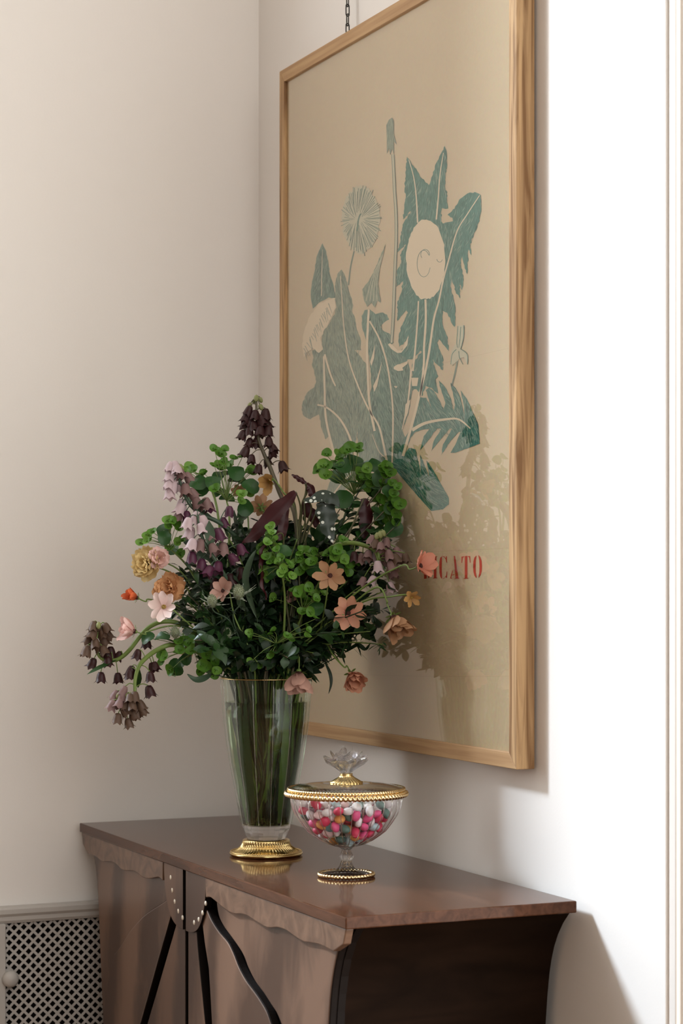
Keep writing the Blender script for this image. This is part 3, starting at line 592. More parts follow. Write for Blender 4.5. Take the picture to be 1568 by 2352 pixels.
def uv_prism(poly, side, x0, x1, name, m, parent, bevel=0.0015, label=None, edge=True, raw=False):
    if side < 0 and not raw: poly = [(u if u < 0.12 else 0.12+(u-0.12)*(CY1-YC-0.12)/(YC-CY0-0.12), z) for u, z in poly]
    P = [(x0, YC-side*u, z) for u, z in poly]
    o = part(name, MB().prism(P, (x1-x0, 0, 0)), m, parent, smooth=False, bevel=bevel, label=label)
    o.data.materials.append(M_['ebony'])                       # near-black edges: dark stain plus the shade between the panels
    if edge:
        for f in o.data.polygons:
            if abs(f.normal.x) < 0.5: f.material_index = 1
    return o
scal = smooth_path([(*k2(x, y), 0) for x, y in [(432, 304), (462, 302), (500, 330), (560, 380), (620, 414), (680, 418), (720, 430), (780, 468), (840, 505), (880, 513), (930, 510), (990, 530), (1050, 572), (1110, 608), (1170, 617), (1230, 632), (1318, 676)]], 4)
scal = [(p.x, p.y) for p in scal]
UE = YC-CY0                               # half width from the centre line to the near end
APR = [(0.1115, 0.9312)]+scal+[(UE-0.016, 0.9075), (UE-0.006, 0.9312)]
APR = [(u, z) for u, z in APR if u <= UE-0.004]
bl = smooth_path([(*k2(x, y), 0) for x, y in [(470, 325), (486, 430), (520, 505), (570, 575), (620, 645), (660, 712), (692, 795), (740, 890), (800, 972), (850, 1050), (890, 1112), (920, 1182)]], 4)
bl = [(p.x, p.y) for p in bl]; e0 = bl[-1]
bl += [(e0[0]+0.028, e0[1]-0.06), (e0[0]+0.07, e0[1]-0.12), (e0[0]+0.12, e0[1]-0.17)]
def side_u(z, pad=0.0): return UE-inw(z)-pad
zb = bl[-1][1]
WING = bl+[(side_u(zb+(0.918-zb)*i/24), zb+(0.918-zb)*i/24) for i in range(25)]+[(bl[0][0], 0.905)]
cr = smooth_path([(*k2(x, y), 0) for x, y in [(415, 383), (450, 462), (500, 540), (560, 612), (600, 692), (640, 792), (690, 882), (750, 962), (790, 1022), (830, 1092), (862, 1182)]], 4)
cr = [(p.x, p.y) for p in cr]; e1 = cr[-1]
cr += [(e1[0]+0.024, e1[1]-0.06), (e1[0]+0.06, e1[1]-0.13), (e1[0]+0.09, e1[1]-0.22), (e1[0]+0.06, e1[1]-0.34)]
cl_ = [k2(x, y) for x, y in [(384, 488), (400, 620), (428, 800), (440, 1000), (450, 1182)]]; e2 = cl_[-1]
cl_ += [(e2[0]+0.012, e2[1]-0.2), (e2[0]+0.03, e2[1]-0.34)]
WING2 = cr+cl_[::-1]
dr = [k2(x, y) for x, y in [(343, 500), (352, 640), (372, 850), (405, 1182)]]; e3 = dr[-1]
dr += [(e3[0]+0.010, e3[1]-0.2), (e3[0]+0.02, e3[1]-0.36)]
SPINE = [(0.0075, 0.85)]+dr+[(0.0075, dr[-1][1])]
OV = [(0.0075, 0.9312)]+[(0.1110*abs(math.cos(a))**0.62, 0.9312-0.108*math.sin(a)) for a in [PI/2*i/24 for i in range(24)]]+[(0.0075, 0.9312-0.108)]
OV = [(max(u, 0.0075), z) for u, z in OV]
DOTS = {-1: [(1229, 487), (1240, 580), (1258, 661), (1284, 730), (1314, 777)], 1: [(1494, 586), (1480, 674), (1458, 742), (1431, 790), (1398, 812)]}
for side in (1, -1):
    uv_prism(APR, side, XF-0.009, XF+0.004, 'apron', 'walnut_burl', sb, edge=False)
    zd = 0.10
    door = [(0.0075, 0.931), (0.0075, zd)]+[(side_u(zd+(0.931-zd)*i/30), zd+(0.931-zd)*i/30) for i in range(31)]
    d = uv_prism(door, side, XF+0.014, XF+0.0265, 'door', 'ebony', sb, bevel=0)
    if side > 0:
        uv_prism(WING, side, XF, XF+0.014, 'upper_wing_panel', 'walnut_front', d, bevel=0.003)
        uv_prism(WING2, side, XF-0.003, XF+0.014, 'lower_wing_panel', 'walnut_front', d, bevel=0.003)
        uv_prism(SPINE, side, XF-0.003, XF+0.014, 'spine_panel', 'walnut_dark', d, bevel=0.002)
    else:
        def kl(x, y): q = on_x(x, y, XF); return (q.y-YC, q.z)
        lo1 = [kl(398, 2093), kl(372, 2185), kl(325, 2352)]; lo1.append((lo1[-1][0]+0.22, 0.30))
        edge_ = [(p_.x, p_.y) for p_ in smooth_path([(*kl(x, y), 0) for x, y in [(392, 2060), (378, 2072), (341, 2096), (318, 2118), (300, 2140), (280, 2172), (265, 2191)]], 4)]
        ex = edge_[-1]; edge_ += [(ex[0]+0.05, ex[1]-0.07), (ex[0]+0.075, ex[1]-0.16), (ex[0]+0.085, 0.30)]
        uv_prism(edge_+lo1[::-1], side, XF-0.003, XF+0.014, 'lower_wing_panel', 'walnut_front', d, bevel=0.003, raw=True)
        us = CY1-YC; zz_ = [0.10+(0.918-0.10)*i/30 for i in range(31)]
        zb2 = 0.30; zs2 = [zb2+(0.918-zb2)*i/24 for i in range(25)]
        uv_prism(edge_+[(us-inw(z_), z_) for z_ in zs2 if us-inw(z_) > 0]+[(edge_[0][0], 0.905)], side, XF+0.001, XF+0.0138, 'upper_wing_panel', 'walnut_front', d, bevel=0.002, raw=True)
        sp = [kl(411, 2112), kl(384, 2205), kl(341, 2352)]; sp.append((sp[-1][0]+0.20, 0.30))
        uv_prism([(0.0075, 0.85)]+sp+[(0.0075, 0.30)], side, XF-0.003, XF+0.014, 'spine_panel', 'walnut_dark', d, bevel=0.002, raw=True)
    uv_prism(OV, side, XF-0.0075, XF+0.006, 'body_plate', 'walnut_dark', d, bevel=0.001)
    for x, y in DOTS[side]:
        p = on_x(x/3.136, 1860+y/3.136, XF-0.0075); c = MB()
        c.lathe([(0.0043, -0.001), (0.0043, 0.0006), (0.0001, 0.0008)], 14)
        inst('inlay_dot', c.mesh('inlay_dot'), 'pearl', d, Matrix.Translation((XF-0.0075, p.y, p.z)) @ frame_z((-1, 0, 0)))
part('centre_post', MB().box((XF+0.018, YC-0.0075, 0.10), (XF+0.0265, YC+0.0075, 0.931)), 'ebony', sb, smooth=False)

# ================================================================== vase
VA = at_depth(611, 1964, 3.757); VA.z = CZT; VS = 1271.0
def vz(y): return (1964-y)/VS
vase = empty('flower_vase', VA, 'tall fluted clear glass vase of water on a gilt ribbed foot', 'vase')
def rope(mb, c, R, r, n, beads, twist=1.0, z=0.0, nb=8, sq=1.0):
    vs_ = []; fs_ = []; c = Vector(c)
    for i in range(n):
        a = 2*PI*i/n
        for j in range(nb):
            b = 2*PI*j/nb; q = r*(0.70+0.42*abs(math.cos(beads*a/2+b*0.5*twist)))
            vs_.append(c+Vector(((R+q*math.cos(b))*math.cos(a), (R+q*math.cos(b))*math.sin(a), z+sq*q*math.sin(b))))
    for i in range(n):
        for j in range(nb): fs_.append((i*nb+j, ((i+1) % n)*nb+j, ((i+1) % n)*nb+(j+1) % nb, i*nb+(j+1) % nb))
    return mb.add(vs_, fs_)
NF = 56
def flute(a, i):
    d = [0, 0, .02, .07, .085, .075, .05, 0, 0, 0, 0, 0, 0][i] if i < 13 else 0
    return 1-d*abs(math.sin(NF*a/2))**0.7
fp = [(50, 1926), (54, 1928), (54.5, 1933), (56, 1938), (60, 1943.5), (67, 1949), (75, 1953), (79, 1954.5), (83, 1955.5), (84.5, 1958), (83.5, 1961), (81, 1962.5), (80, 1964)]
part('gilt_foot', MB().lathe([(r/VS, vz(y)) for r, y in fp], NF*8, VA, flute), 'gold', vase, label='gilt metal foot with fine radiating ribs')
part('rope_bead', rope(MB(), VA, 80.5/VS, 0.0016, 600, 110, z=vz(1954.6)), 'gold', vase)
GP = [(45, 1926), (50, 1914), (57, 1900), (60.5, 1880), (65.5, 1850), (74.5, 1800), (84.5, 1750), (92.5, 1700), (98.5, 1650), (102, 1600), (104, 1575), (105, 1557)]
def vr(y):
    for (r0, y0), (r1, y1) in zip(GP, GP[1:]):
        if y0 >= y >= y1: return (r0+(r1-r0)*(y0-y)/(y0-y1))/VS
    return GP[-1][0]/VS
def cut(a, i): return 1-0.030*abs(math.sin(7*a))**0.9
blk = [(43, 1927), (45, 1925), (50.5, 1912), (56, 1900), (57, 1893.5)]
part('base_block', MB().lathe([(r/VS-0.0005, vz(y)) for r, y in blk], 12, VA), 'crystal', vase, smooth=False)
ys = [1893, 1875, 1850, 1825, 1800, 1775, 1750, 1725, 1700, 1675, 1650, 1625, 1600, 1580, 1557]
outer = [(vr(y), vz(y)) for y in ys]; inner = [(vr(y)*0.962-0.0012, vz(y)+(0.003 if y == 1893 else 0)) for y in ys][::-1]
vw = MB().lathe(outer, 14*8, VA, cut); vw.f = vw.f[:-2] if len(vw.f[-1]) > 4 else vw.f
vw2 = MB().lathe(inner[::-1], 14*8, VA); 
vw.add(vw2.v, [tuple(reversed(f)) for f in vw2.f if len(f) == 4])
n_ = 14*8; k_ = len(ys)
vw.f += [((k_-1)*n_+j, (k_-1)*n_+(j+1) % n_, k_*n_+(k_-1)*n_+(j+1) % n_, k_*n_+(k_-1)*n_+j) for j in range(n_)]
o = part('glass_body', vw, 'vase_glass', vase); o.data.set_sharp_from_angle(angle=math.radians(16))
for k in range(14):
    a = PI*k/7; part('cut_ridge', MB().tube([VA+Vector((vr(y)*1.0*math.cos(a), vr(y)*math.sin(a), vz(y))) for y in ys], 0.0007, 5), 'vase_edge', vase)
part('gilt_rim', rope(MB(), VA, 104/VS, 0.0011, 400, 130, z=vz(1557)), 'gold', vase)
wys = [1891, 1850, 1800, 1750, 1700, 1650, 1612]
part('water', MB().lathe([(vr(y)*0.962-0.0020, vz(y)) for y in wys], 64, VA), 'water', vase, label='greenish water filling the vase')

# ================================================================== candy bowl
BA = at_depth(795, 2013, 3.48); BA.z = CZT; BS = 1372.0
def bz(y): return (2013-y)/BS
bowl = empty('candy_dish', BA, 'footed cut crystal candy bowl with gilt rope rims', 'bowl')
ft = [(60, 2013), (61, 2009), (56, 2006), (44, 2002), (30, 1998.5), (21, 1995), (16.5, 1989), (13.5, 1981), (12.5, 1976), (15.5, 1971), (17.5, 1967), (15, 1962), (11, 1955), (10.5, 1951), (15, 1946.5), (26, 1942)]
def facet12(a, i): return 1-(0.09*abs(math.sin(6*a)) if 4 <= i <= 14 else 0)
part('stem_foot', MB().lathe([(r/BS, bz(y)) for r, y in ft], 96, BA, facet12), 'crystal', bowl, auto=True, label='faceted crystal stem and round foot')
part('foot_rope', rope(MB(), BA, 61.5/BS, 0.0036, 480, 46, z=0.0042), 'gold_pale', bowl, label='gilt rope moulding')
BP = [(26, 1942), (45, 1936), (61, 1928.5), (78, 1917), (91, 1907), (100, 1896), (108, 1885), (118, 1870), (124.5, 1856), (127.5, 1842), (128.5, 1826)]
def br(z):
    pts = [(bz(y), r/BS) for r, y in BP]
    for (z0, r0), (z1, r1) in zip(pts, pts[1:]):
        if z0 <= z <= z1: return r0+(r1-r0)*(z-z0)/(z1-z0)
    return pts[0][1] if z < pts[0][0] else pts[-1][1]
def rib(a, i): return 1-0.022*abs(math.sin(15*a))**0.85
bo = MB().lathe([(r/BS, bz(y)) for r, y in BP], 30*8, BA, rib); bi = MB().lathe([(max(0.0005, r/BS*0.955-0.0012), bz(y)+0.003*(i < 2)) for i, (r, y) in enumerate(BP)], 30*8, BA)
bo.f = [f for f in bo.f if len(f) == 4]; k_ = len(BP); n_ = 240
bo.add(bi.v, [tuple(reversed(f)) for f in bi.f if len(f) == 4])
bo.f += [((k_-1)*n_+j, (k_-1)*n_+(j+1) % n_, k_*n_+(k_-1)*n_+(j+1) % n_, k_*n_+(k_-1)*n_+j) for j in range(n_)]
o = part('crystal_cup', bo, 'bowl_glass', bowl); o.data.set_sharp_from_angle(angle=math.radians(14))
for k in range(30):
    a = PI*k/15; part('cut_ridge', MB().tube([BA+Vector((r/BS*math.cos(a), r/BS*math.sin(a), bz(y))) for r, y in BP], 0.0008, 5), 'cut_edge', bowl)
part('cup_floor', MB().lathe([(0.0005, bz(1942)), (0.018, bz(1941.5)), (0.030, bz(1937)), (0.034, bz(1934)), (0.0005, bz(1934.5))], 30, BA), 'crystal', bowl, smooth=False)
part('rim_rope', rope(MB(), BA, 135.5/BS, 0.0056, 720, 84, z=bz(1822), sq=0.85), 'gold_pale', bowl, label='thick gilt rope moulding around the rim')
lid = empty('dish_lid', BA+Vector((0, 0, bz(1816))), 'smoky glass lid with gilt collar and crystal flower finial on candy bowl', 'lid')
part('lid_rope', rope(MB(), BA, 132/BS, 0.0030, 640, 120, z=bz(1811.5)), 'gold_pale', lid, label='fine gilt rope edge')
dome = [(132, 1812), (128, 1809), (110, 1803.5), (85, 1799.5), (60, 1798), (36, 1797)]
dm = MB().lathe([(r/BS, bz(y)) for r, y in dome]+[(r/BS, bz(y+2.5)) for r, y in dome[::-1]], 96, BA, close=True)
part('lid_dome', dm, 'lid_glass', lid)
def cf(a, i): return 1-(0.07*abs(math.sin(14*a)) if i in (1, 2, 3) else 0)
part('gilt_collar', MB().lathe([(r/BS, bz(y)) for r, y in [(38, 1798.5), (38, 1796), (28, 1790), (19, 1785), (14, 1780), (15, 1778), (14, 1776), (9, 1776)]], 14*12, BA, cf), 'gold', lid, label='gilt ribbed collar under the finial')
def finial():
    mb = MB(); rr = random.Random(3)
    mb.lathe([(10/BS, bz(1778)), (13/BS, bz(1775)), (12/BS, bz(1770)), (19/BS, bz(1763)), (27/BS, bz(1755)), (24/BS, bz(1744)), (12/BS, bz(1736)), (0.0002, bz(1734))], 16, BA)
    for ring, (n, r1, z1, wd, th) in enumerate(((8, 53, 1741, 42, 10), (6, 36, 1728, 36, 9), (3, 14, 1716, 26, 9))):
        for k in range(n):
            a = 2*PI*(k+0.37*ring)/n+rr.uniform(-.1, .1); d = Vector((math.cos(a), math.sin(a), 0)); t = Vector((-d.y, d.x, 0))
            r1_ = r1*rr.uniform(.9, 1.05); zz = z1+rr.uniform(-3, 3)
            def fn(u, v, s):
                q = min(1, 0.35+1.1*v)*math.sqrt(max(0.06, 1-max(0, (v-0.62)/0.38)**2)); x = 12+(r1_-12)*v; h = 1768+(zz-1768)*v**0.85-4*math.sin(PI*v)*0+3*math.cos(u*PI*3)*v
                return BA+d*(x/BS)+t*((u-.5)*2*wd*0.5*q/BS)+Vector((0, 0, bz(h)+s*th*0.5/BS*(1-0.6*v)))
            g = MB().grid(lambda u, v: fn(u, v, 1), 5, 5); g2 = MB().grid(lambda u, v: fn(u, v, -1), 5, 5)
            o_ = len(g.v); g.add(g2.v, [tuple(reversed(f)) for f in g2.f])
            bd = [i for i in range(6)]+[6*j+5 for j in range(1, 6)]+[30+i for i in range(4, -1, -1)]+[6*j for j in range(4, 0, -1)]
            g.f += [(bd[i], bd[(i+1) % len(bd)], bd[(i+1) % len(bd)]+o_, bd[i]+o_) for i in range(len(bd))]
            mb.add(g.v, g.f)
    return mb
part('crystal_finial', finial(), 'crystal', lid, smooth=True, auto=True, label='clear crystal flower shaped finial')
# candies
rc_ = random.Random(11)
cand = []
zc0, zc1 = bz(1930), bz(1838)
tries = 0
while len(cand) < 230 and tries < 60000:
    tries += 1
    z = rc_.uniform(zc0, zc1); R = br(z-0.004)*0.95-0.0095
    if R < 0.004: continue
    a = rc_.uniform(0, 2*PI); r = R*math.sqrt(rc_.random())
    if z > zc1-0.012*(r/0.085) and rc_.random() < 0.3: continue
    p = Vector((r*math.cos(a), r*math.sin(a), z))
    if all((p-q).length > 0.0146 for q in cand): cand.append(p)
cm = [MB().ball((0, 0, 0), 1, 14, 8, (0.0094, 0.0094, 0.0066)).mesh('candy'), MB().ball((0, 0, 0), 1, 14, 8, (0.0108, 0.0080, 0.0068)).mesh('candy_oval'), MB().ball((0, 0, 0), 1, 14, 8, (0.0088, 0.0088, 0.0058)).mesh('candy_flat')]
KC = ['pink']*5+['red']*5+['white']*7+['teal']*2+['mint']*3+['orange']*2+['blush']*3+['green']*2
WORD = dict(pink='hot pink', red='raspberry red', white='white', teal='teal blue', mint='pale mint blue', orange='orange', blush='pale pink', green='dark green')
for p in cand:
    k = rc_.choice(KC)
    if p.z > zc1-0.016 and rc_.random() < 0.5: k = 'white'
    mtx = Matrix.Translation(BA+p) @ Euler((rc_.gauss(0, .6), rc_.gauss(0, .6), rc_.uniform(0, 6.3))).to_matrix().to_4x4()
    o = inst('candy', rc_.choice(cm), 'candy_'+k, None, mtx)
    tag(o, WORD[k]+' sugar coated candy in the crystal bowl', 'candy', WORD[k]+' candies in the crystal bowl')

# ================================================================== the bouquet
DV = 3.757
RGT = Vector((CS, -SN, 0)); UP = Vector((0, 0, 1))
def bq(px, py, dd):
    """a point of the bouquet, kept clear of the picture glass"""
    D = DV+dd; p = at_depth(px, py, D)
    while p.x > 1.598: D -= 0.008; p = at_depth(px, py, D)
    return p
def camdir(r, u, t): return (RGT*r+UP*u+TO_CAM*t).normalized()
def into_vase(last, spread=1.0):
    """points that carry a stem from LAST through the neck of the vase to its bottom"""
    d = Vector((last.x-VA.x, last.y-VA.y, 0)); L = d.length; d = d/L if L > 1e-4 else Vector((1, 0, 0))
    d = (d+Vector((rnd(-.5, .5), rnd(-.5, .5), 0))).normalized()
    rn = min(0.068, 0.03+L*0.42)*rnd(0.6, 1.0)*spread
    neck = VA+d*rn+Vector((0, 0, vz(1560)))
    up_ = neck+d*(0.02 if L > 0.05 else 0.004)+Vector((0, 0, 0.045))
    a = rnd(0, 2*PI); bot = VA-d*rnd(-0.010, 0.010)+Vector((math.cos(a), math.sin(a), 0))*rnd(0.008, 0.030)+Vector((0, 0, vz(rnd(1872, 1887))))
    return up_, neck, bot
def stem_path(pts):
    """pts run from the flower down; returns the smooth path into the vase"""
    last = Vector(pts[-1]); up_, neck, bot = into_vase(last)
    use_up = last.z > up_.z+0.02
    head = list(pts)+([up_] if use_up else [])+[neck]
    P = smooth_path(head, 7)
    return P+[neck.lerp(bot, k/5) for k in range(1, 6)]
def add_leaf(mb, base, d, nrm, L, w, curl=0.3, fold=0.15, n=5, tip=1.3):
    d = Vector(d).normalized(); nrm = Vector(nrm); nrm = (nrm-d*nrm.dot(d))
    nrm = nrm.normalized() if nrm.length > 1e-4 else d.orthogonal().normalized(); s = d.cross(nrm)
    def fn(u, v):
        q = (u-.5)*2; ww = w*math.sin(PI*min(1, max(0.0, v))**tip*0.98+0.03*(1-v))
        return base+d*(L*v*(1-0.25*abs(curl)*v))+nrm*(-curl*L*v*v+fold*ww*abs(q))+s*(ww*q)
    return mb.grid(fn, 2, n)

# --- shared pieces
def bell_mesh(k):
    r_ = random.Random(k); n = 12; prof = [(0.07, 0.0), (0.22, -0.04), (0.32, -0.24), (0.385, -0.52), (0.45, -0.80), (0.57, -0.98)]
    vs_ = []; fs_ = []
    for i, (r, z) in enumerate(prof):
        for j in range(n):
            a = 2*PI*j/n; lobe = 1 if j % 2 == 0 else 0
            rr, zz = r*(1+(0.05*lobe if i < 4 else 0)), z
            if i == 5: rr, zz = (r*1.08+r_.uniform(-.05, .07), z-0.04+r_.uniform(-.05, .03)) if lobe else (r*0.80, z+0.16)
            if i == 4 and not lobe: rr *= 0.93
            vs_.append((rr*math.cos(a), rr*math.sin(a), zz))
    for i in range(5):
        for j in range(n): fs_.append((i*n+j, i*n+(j+1) % n, (i+1)*n+(j+1) % n, (i+1)*n+j))
    fs_.append(tuple(range(n)))
    mb = MB().add(vs_, fs_)
    mb.tube([(0, 0, -0.1), (0.02, 0, -0.5), (0.03, 0.02, -0.78)], [0.05, 0.06, 0.09], 5)
    return mb.mesh('bell')
BELLS = [bell_mesh(k) for k in range(4)]
BUD = MB().lathe([(0.05, 0), (0.26, -0.12), (0.36, -0.4), (0.33, -0.75), (0.16, -1.0), (0.01, -1.06)], 10).mesh('bud')
def bract_mesh(k):
    r_ = random.Random(k); n = 18; vs_ = [(0, 0, 0.02)]; fs_ = []
    for i, q in enumerate((0.35, 0.72, 1.0)):
        for j in range(n):
            a = 2*PI*j/n; r = 0.5*q*(0.84+0.18*abs(math.sin(a))**0.7); z = 0.02+0.20*(q*abs(math.sin(a)))**2+0.12*q*q+r_.uniform(-.015, .015)
            vs_.append((r*math.cos(a), r*math.sin(a)*1.12, z))
    for j in range(n): fs_.append((0, 1+j, 1+(j+1) % n))
    for i in range(2):
        for j in range(n): fs_.append((1+i*n+j, 1+(i+1)*n+j, 1+(i+1)*n+(j+1) % n, 1+i*n+(j+1) % n))
    mb = MB().add(vs_, fs_)
    for c_ in ((0.0, 0.0), (0.13, 0.06), (-0.11, 0.09), (0.02, -0.14)): mb.ball((c_[0], c_[1], 0.12), 0.085, 6, 4)
    return mb.mesh('bract')
BRACTS = [bract_mesh(k) for k in range(3)]
def disc_mesh(k):
    r_ = random.Random(k); n = 16; vs_ = [(0, 0, 0)]; fs_ = []
    for q in (0.5, 1.0):
        for j in range(n):
            a = 2*PI*j/n; r = 0.5*q*(0.80+0.2*abs(math.sin(a))**0.8); vs_.append((r*math.cos(a), r*math.sin(a), 0.12*q*q*math.cos(2*a)+r_.uniform(-.01, .01)))
    for j in range(n): fs_.append((0, 1+j, 1+(j+1) % n)); fs_.append((1+j, 1+n+j, 1+n+(j+1) % n, 1+(j+1) % n))
    return MB().add(vs_, fs_).mesh('round_leaf')
DISCS = [disc_mesh(k) for k in range(2)]
def petal_mesh(k, half=0.265, cup=0.15, ruffle=0.012, notch=0.03):
    r_ = random.Random(k); ph = r_.uniform(0, 6)
    def fn(u, v):
        q = (u-.5)*2; w_ = half*(0.22+0.78*math.sin(PI*(0.12+0.60*v)))*(1 if v < .85 else 1-0.22*((v-.85)/.15)**2)
        x = 0.06+0.94*v-(abs(q)**2.2)*0.16*v**3-(notch*v**4*(1-abs(q))**2)
        return Vector((x, q*w_, cup*(v*v)-0.5*half*cup*3*(1-q*q)*v*0.4+ruffle*math.sin(q*5+ph)*v**2+ruffle*0.6*math.sin(v*7+ph)*v))
    return MB().grid(fn, 4, 5).mesh('petal')
PET = [petal_mesh(k) for k in range(3)]
PETC = [petal_mesh(10+k, 0.29, 0.22, 0.02) for k in range(3)]
PETR = [petal_mesh(20+k, 0.36, 0.16, 0.085, 0.14) for k in range(4)]

# --- fritillaries
def fritillary(label, stem_px, bells, smat, r0=0.0042, r1=0.0072, leaves=0, lmat='leaf_grey', blen=0.0200, ddj=0.012):
    """stem_px: (px, py, dd) from the tip down; bells: (px, py, material)"""
    S = [bq(*s) for s in stem_px]; P = stem_path(S)
    root = empty('fritillary_stem', P[-1], label, 'flower', 'fritillary stems in the vase')
    n = len(P); nt_ = 7*(len(S)-1)
    st = MB().tube(P, [0.0022+(r0-0.0022)*min(1, i/max(1, nt_*0.6)) if i < nt_ else r0+(r1-r0)*(i-nt_)/(n-nt_) for i in range(n)], 8)
    upper = P[:nt_+2]
    for px, py, m in bells:
        best = min(upper, key=lambda p: (at_px(p)[0]-px)**2+(at_px(p)[1]-(py-12))**2)
        D = at_px(best)[2]+rnd(-ddj, ddj); L = blen*rnd(0.88, 1.12)*(0.62 if m == 'bud_green' else 1)
        c = at_depth(px, py, D)
        if c.x > 1.60: c = at_depth(px, py, D-0.03)
        out = Vector((c.x-best.x, c.y-best.y, 0)); out = out.normalized() if out.length > 1e-4 else Vector((1, 0, 0))
        ax = (UP-out*rnd(0.05, 0.55)+Vector((rnd(-.2, .2), rnd(-.2, .2), 0))).normalized()
        if m == 'bud_green': ax = (UP-out*0.5).normalized()
        top = c+ax*L*0.5
        mid = best.lerp(top, 0.55)+UP*0.004
        st.tube(smooth_path([best, mid, top], 3), 0.0009, 5)
        inst('bell' if m != 'bud_green' else 'bud', BUD if m == 'bud_green' else random.choice(BELLS), m, root,
             Matrix.Translation(top) @ frame_z(ax) @ Matrix.Rotation(rnd(0, 6), 4, 'Z') @ Matrix.Scale(L, 4))
    part('stem', st, smat, root)
    for k in range(leaves):
        i = int(nt_*0.45+(n-6-nt_*0.45)*k/max(1, leaves)); b = P[min(i, n-7)]
        d = (P[max(i-3, 0)]-P[min(i+3, n-1)]).normalized()+Vector((rnd(-.8, .8), rnd(-.8, .8), rnd(-.2, .5)))
        part('leaf', add_leaf(MB(), b, d, UP+TO_CAM*0.5, rnd(0.05, 0.08), rnd(0.006, 0.010), rnd(-0.1, 0.4)), lmat, root)
    return root
def at_px(p):
    lat = p.x*CS-p.y*SN; D = p.x*SN+p.y*CS
    return CX+lat/D*F_PX, HY+(CAM_Z-p.z)/D*F_PX, D
def cv(lst, ox, oy, s): return [(ox+t[0]/s, oy+t[1]/s, *t[2:]) for t in lst]
A1 = lambda l: cv(l, 160, 880, 3.136)
A2 = lambda l: cv(l, 520, 880, 3.136)
A3 = lambda l: cv(l, 160, 1240, 3.92)
A4 = lambda l: cv(l, 420, 1280, 2.6133)
PL, BR, MV, DP, PU, GR = 'bell_plum', 'bell_brown', 'bell_mauve', 'bell_pink', 'bell_purple', 'bud_green'
fritillary('upright fritillary spike of dark plum bells at the top of the bouquet',
    [(*a, d) for a, d in zip(A2([(215, 130), (218, 260), (230, 400), (270, 510), (310, 600), (345, 690), (400, 830), (500, 1000)]), (.02, .02, .02, .02, .02, .015, .01, 0))],
    A2([(200, 130, GR), (245, 120, GR), (168, 160, GR), (247, 172, GR), (215, 108, GR), (160, 198, PL), (145, 250, PL), (205, 232, PL), (280, 225, PL), (140, 297, PL), (165, 280, PL), (245, 290, PL), (290, 298, PL), (115, 375, PL), (165, 345, PL), (240, 348, PL), (300, 345, PL), (165, 428, PL), (212, 428, PL), (305, 425, PL), (335, 470, PL), (135, 495, PL), (330, 505, PL), (180, 548, PL), (295, 565, PL), (230, 620, PL), (405, 600, PL), (255, 268, PL), (195, 310, PL)]), 'stem_plum', leaves=0)
fritillary('arching fritillary spike of pale mauve bells, topmost on the left',
    [(*a, d) for a, d in zip(A1([(755, 615), (790, 700), (830, 810), (880, 890), (960, 950), (1060, 995), (1150, 1060), (1240, 1160), (1330, 1330)]), (-.06, -.06, -.06, -.06, -.055, -.05, -.04, -.03, -.02))],
    A1([(725, 605, MV), (745, 650, MV), (720, 675, MV), (770, 630, MV), (800, 655, DP), (855, 680, DP), (715, 730, MV), (740, 745, MV), (800, 750, MV), (835, 770, DP), (720, 795, MV), (885, 795, DP), (805, 880, MV), (795, 905, MV), (920, 870, DP), (785, 955, DP), (845, 960, PU), (1010, 895, PU), (1150, 925, PU), (1110, 1005, PU), (760, 600, MV), (985, 870, DP), (780, 600, GR), (800, 610, GR)]), 'leaf_grey', leaves=4, blen=0.0225)
fritillary('nodding fritillary spike of mauve and purple bells in front on the left',
    [(*a, d) for a, d in zip(A1([(920, 950), (945, 1080), (985, 1180), (1045, 1270), (1110, 1380), (1190, 1500), (1300, 1700)]), (-.10, -.10, -.10, -.10, -.09, -.07, -.05))],
    A1([(910, 965, MV), (850, 1010, MV), (950, 1050, MV), (865, 1080, MV), (1015, 1090, DP), (880, 1165, MV), (940, 1165, DP), (1035, 1195, DP), (1105, 1195, DP), (880, 1255, PU), (950, 1310, PU), (1065, 1330, PU), (1000, 1355, PU), (1175, 1265, PU), (1235, 1200, PU), (1160, 1415, PL), (1235, 1370, PL), (1050, 1445, PL), (1075, 1090, PU), (960, 1000, MV), (1000, 1040, DP)]), 'leaf_grey', leaves=5, blen=0.0225)
fritillary('drooping fritillary stem with olive brown tip, furthest left',
    [(*a, d) for a, d in zip(A3([(265, 790), (240, 880), (240, 970), (265, 1045), (320, 1085), (400, 1085), (470, 1055), (540, 990), (600, 910), (660, 835), (740, 770), (850, 735), (1000, 760), (1200, 900)]), (-.05,)*10+(-.05, -.05, -.04, -.03))],
    A3([(215, 780, BR), (330, 795, BR), (260, 770, GR), (205, 850, BR), (300, 845, BR), (345, 860, BR), (170, 895, BR), (310, 910, BR), (230, 935, BR), (255, 960, BR), (150, 1005, BR), (310, 1000, BR), (275, 820, BR), (370, 1010, PL), (345, 1095, PL), (205, 1110, PL), (280, 1240, PL), (435, 1245, PL), (440, 1045, PL), (340, 1040, PL), (690, 925, PL)]), 'stem', leaves=1, lmat='leaf')
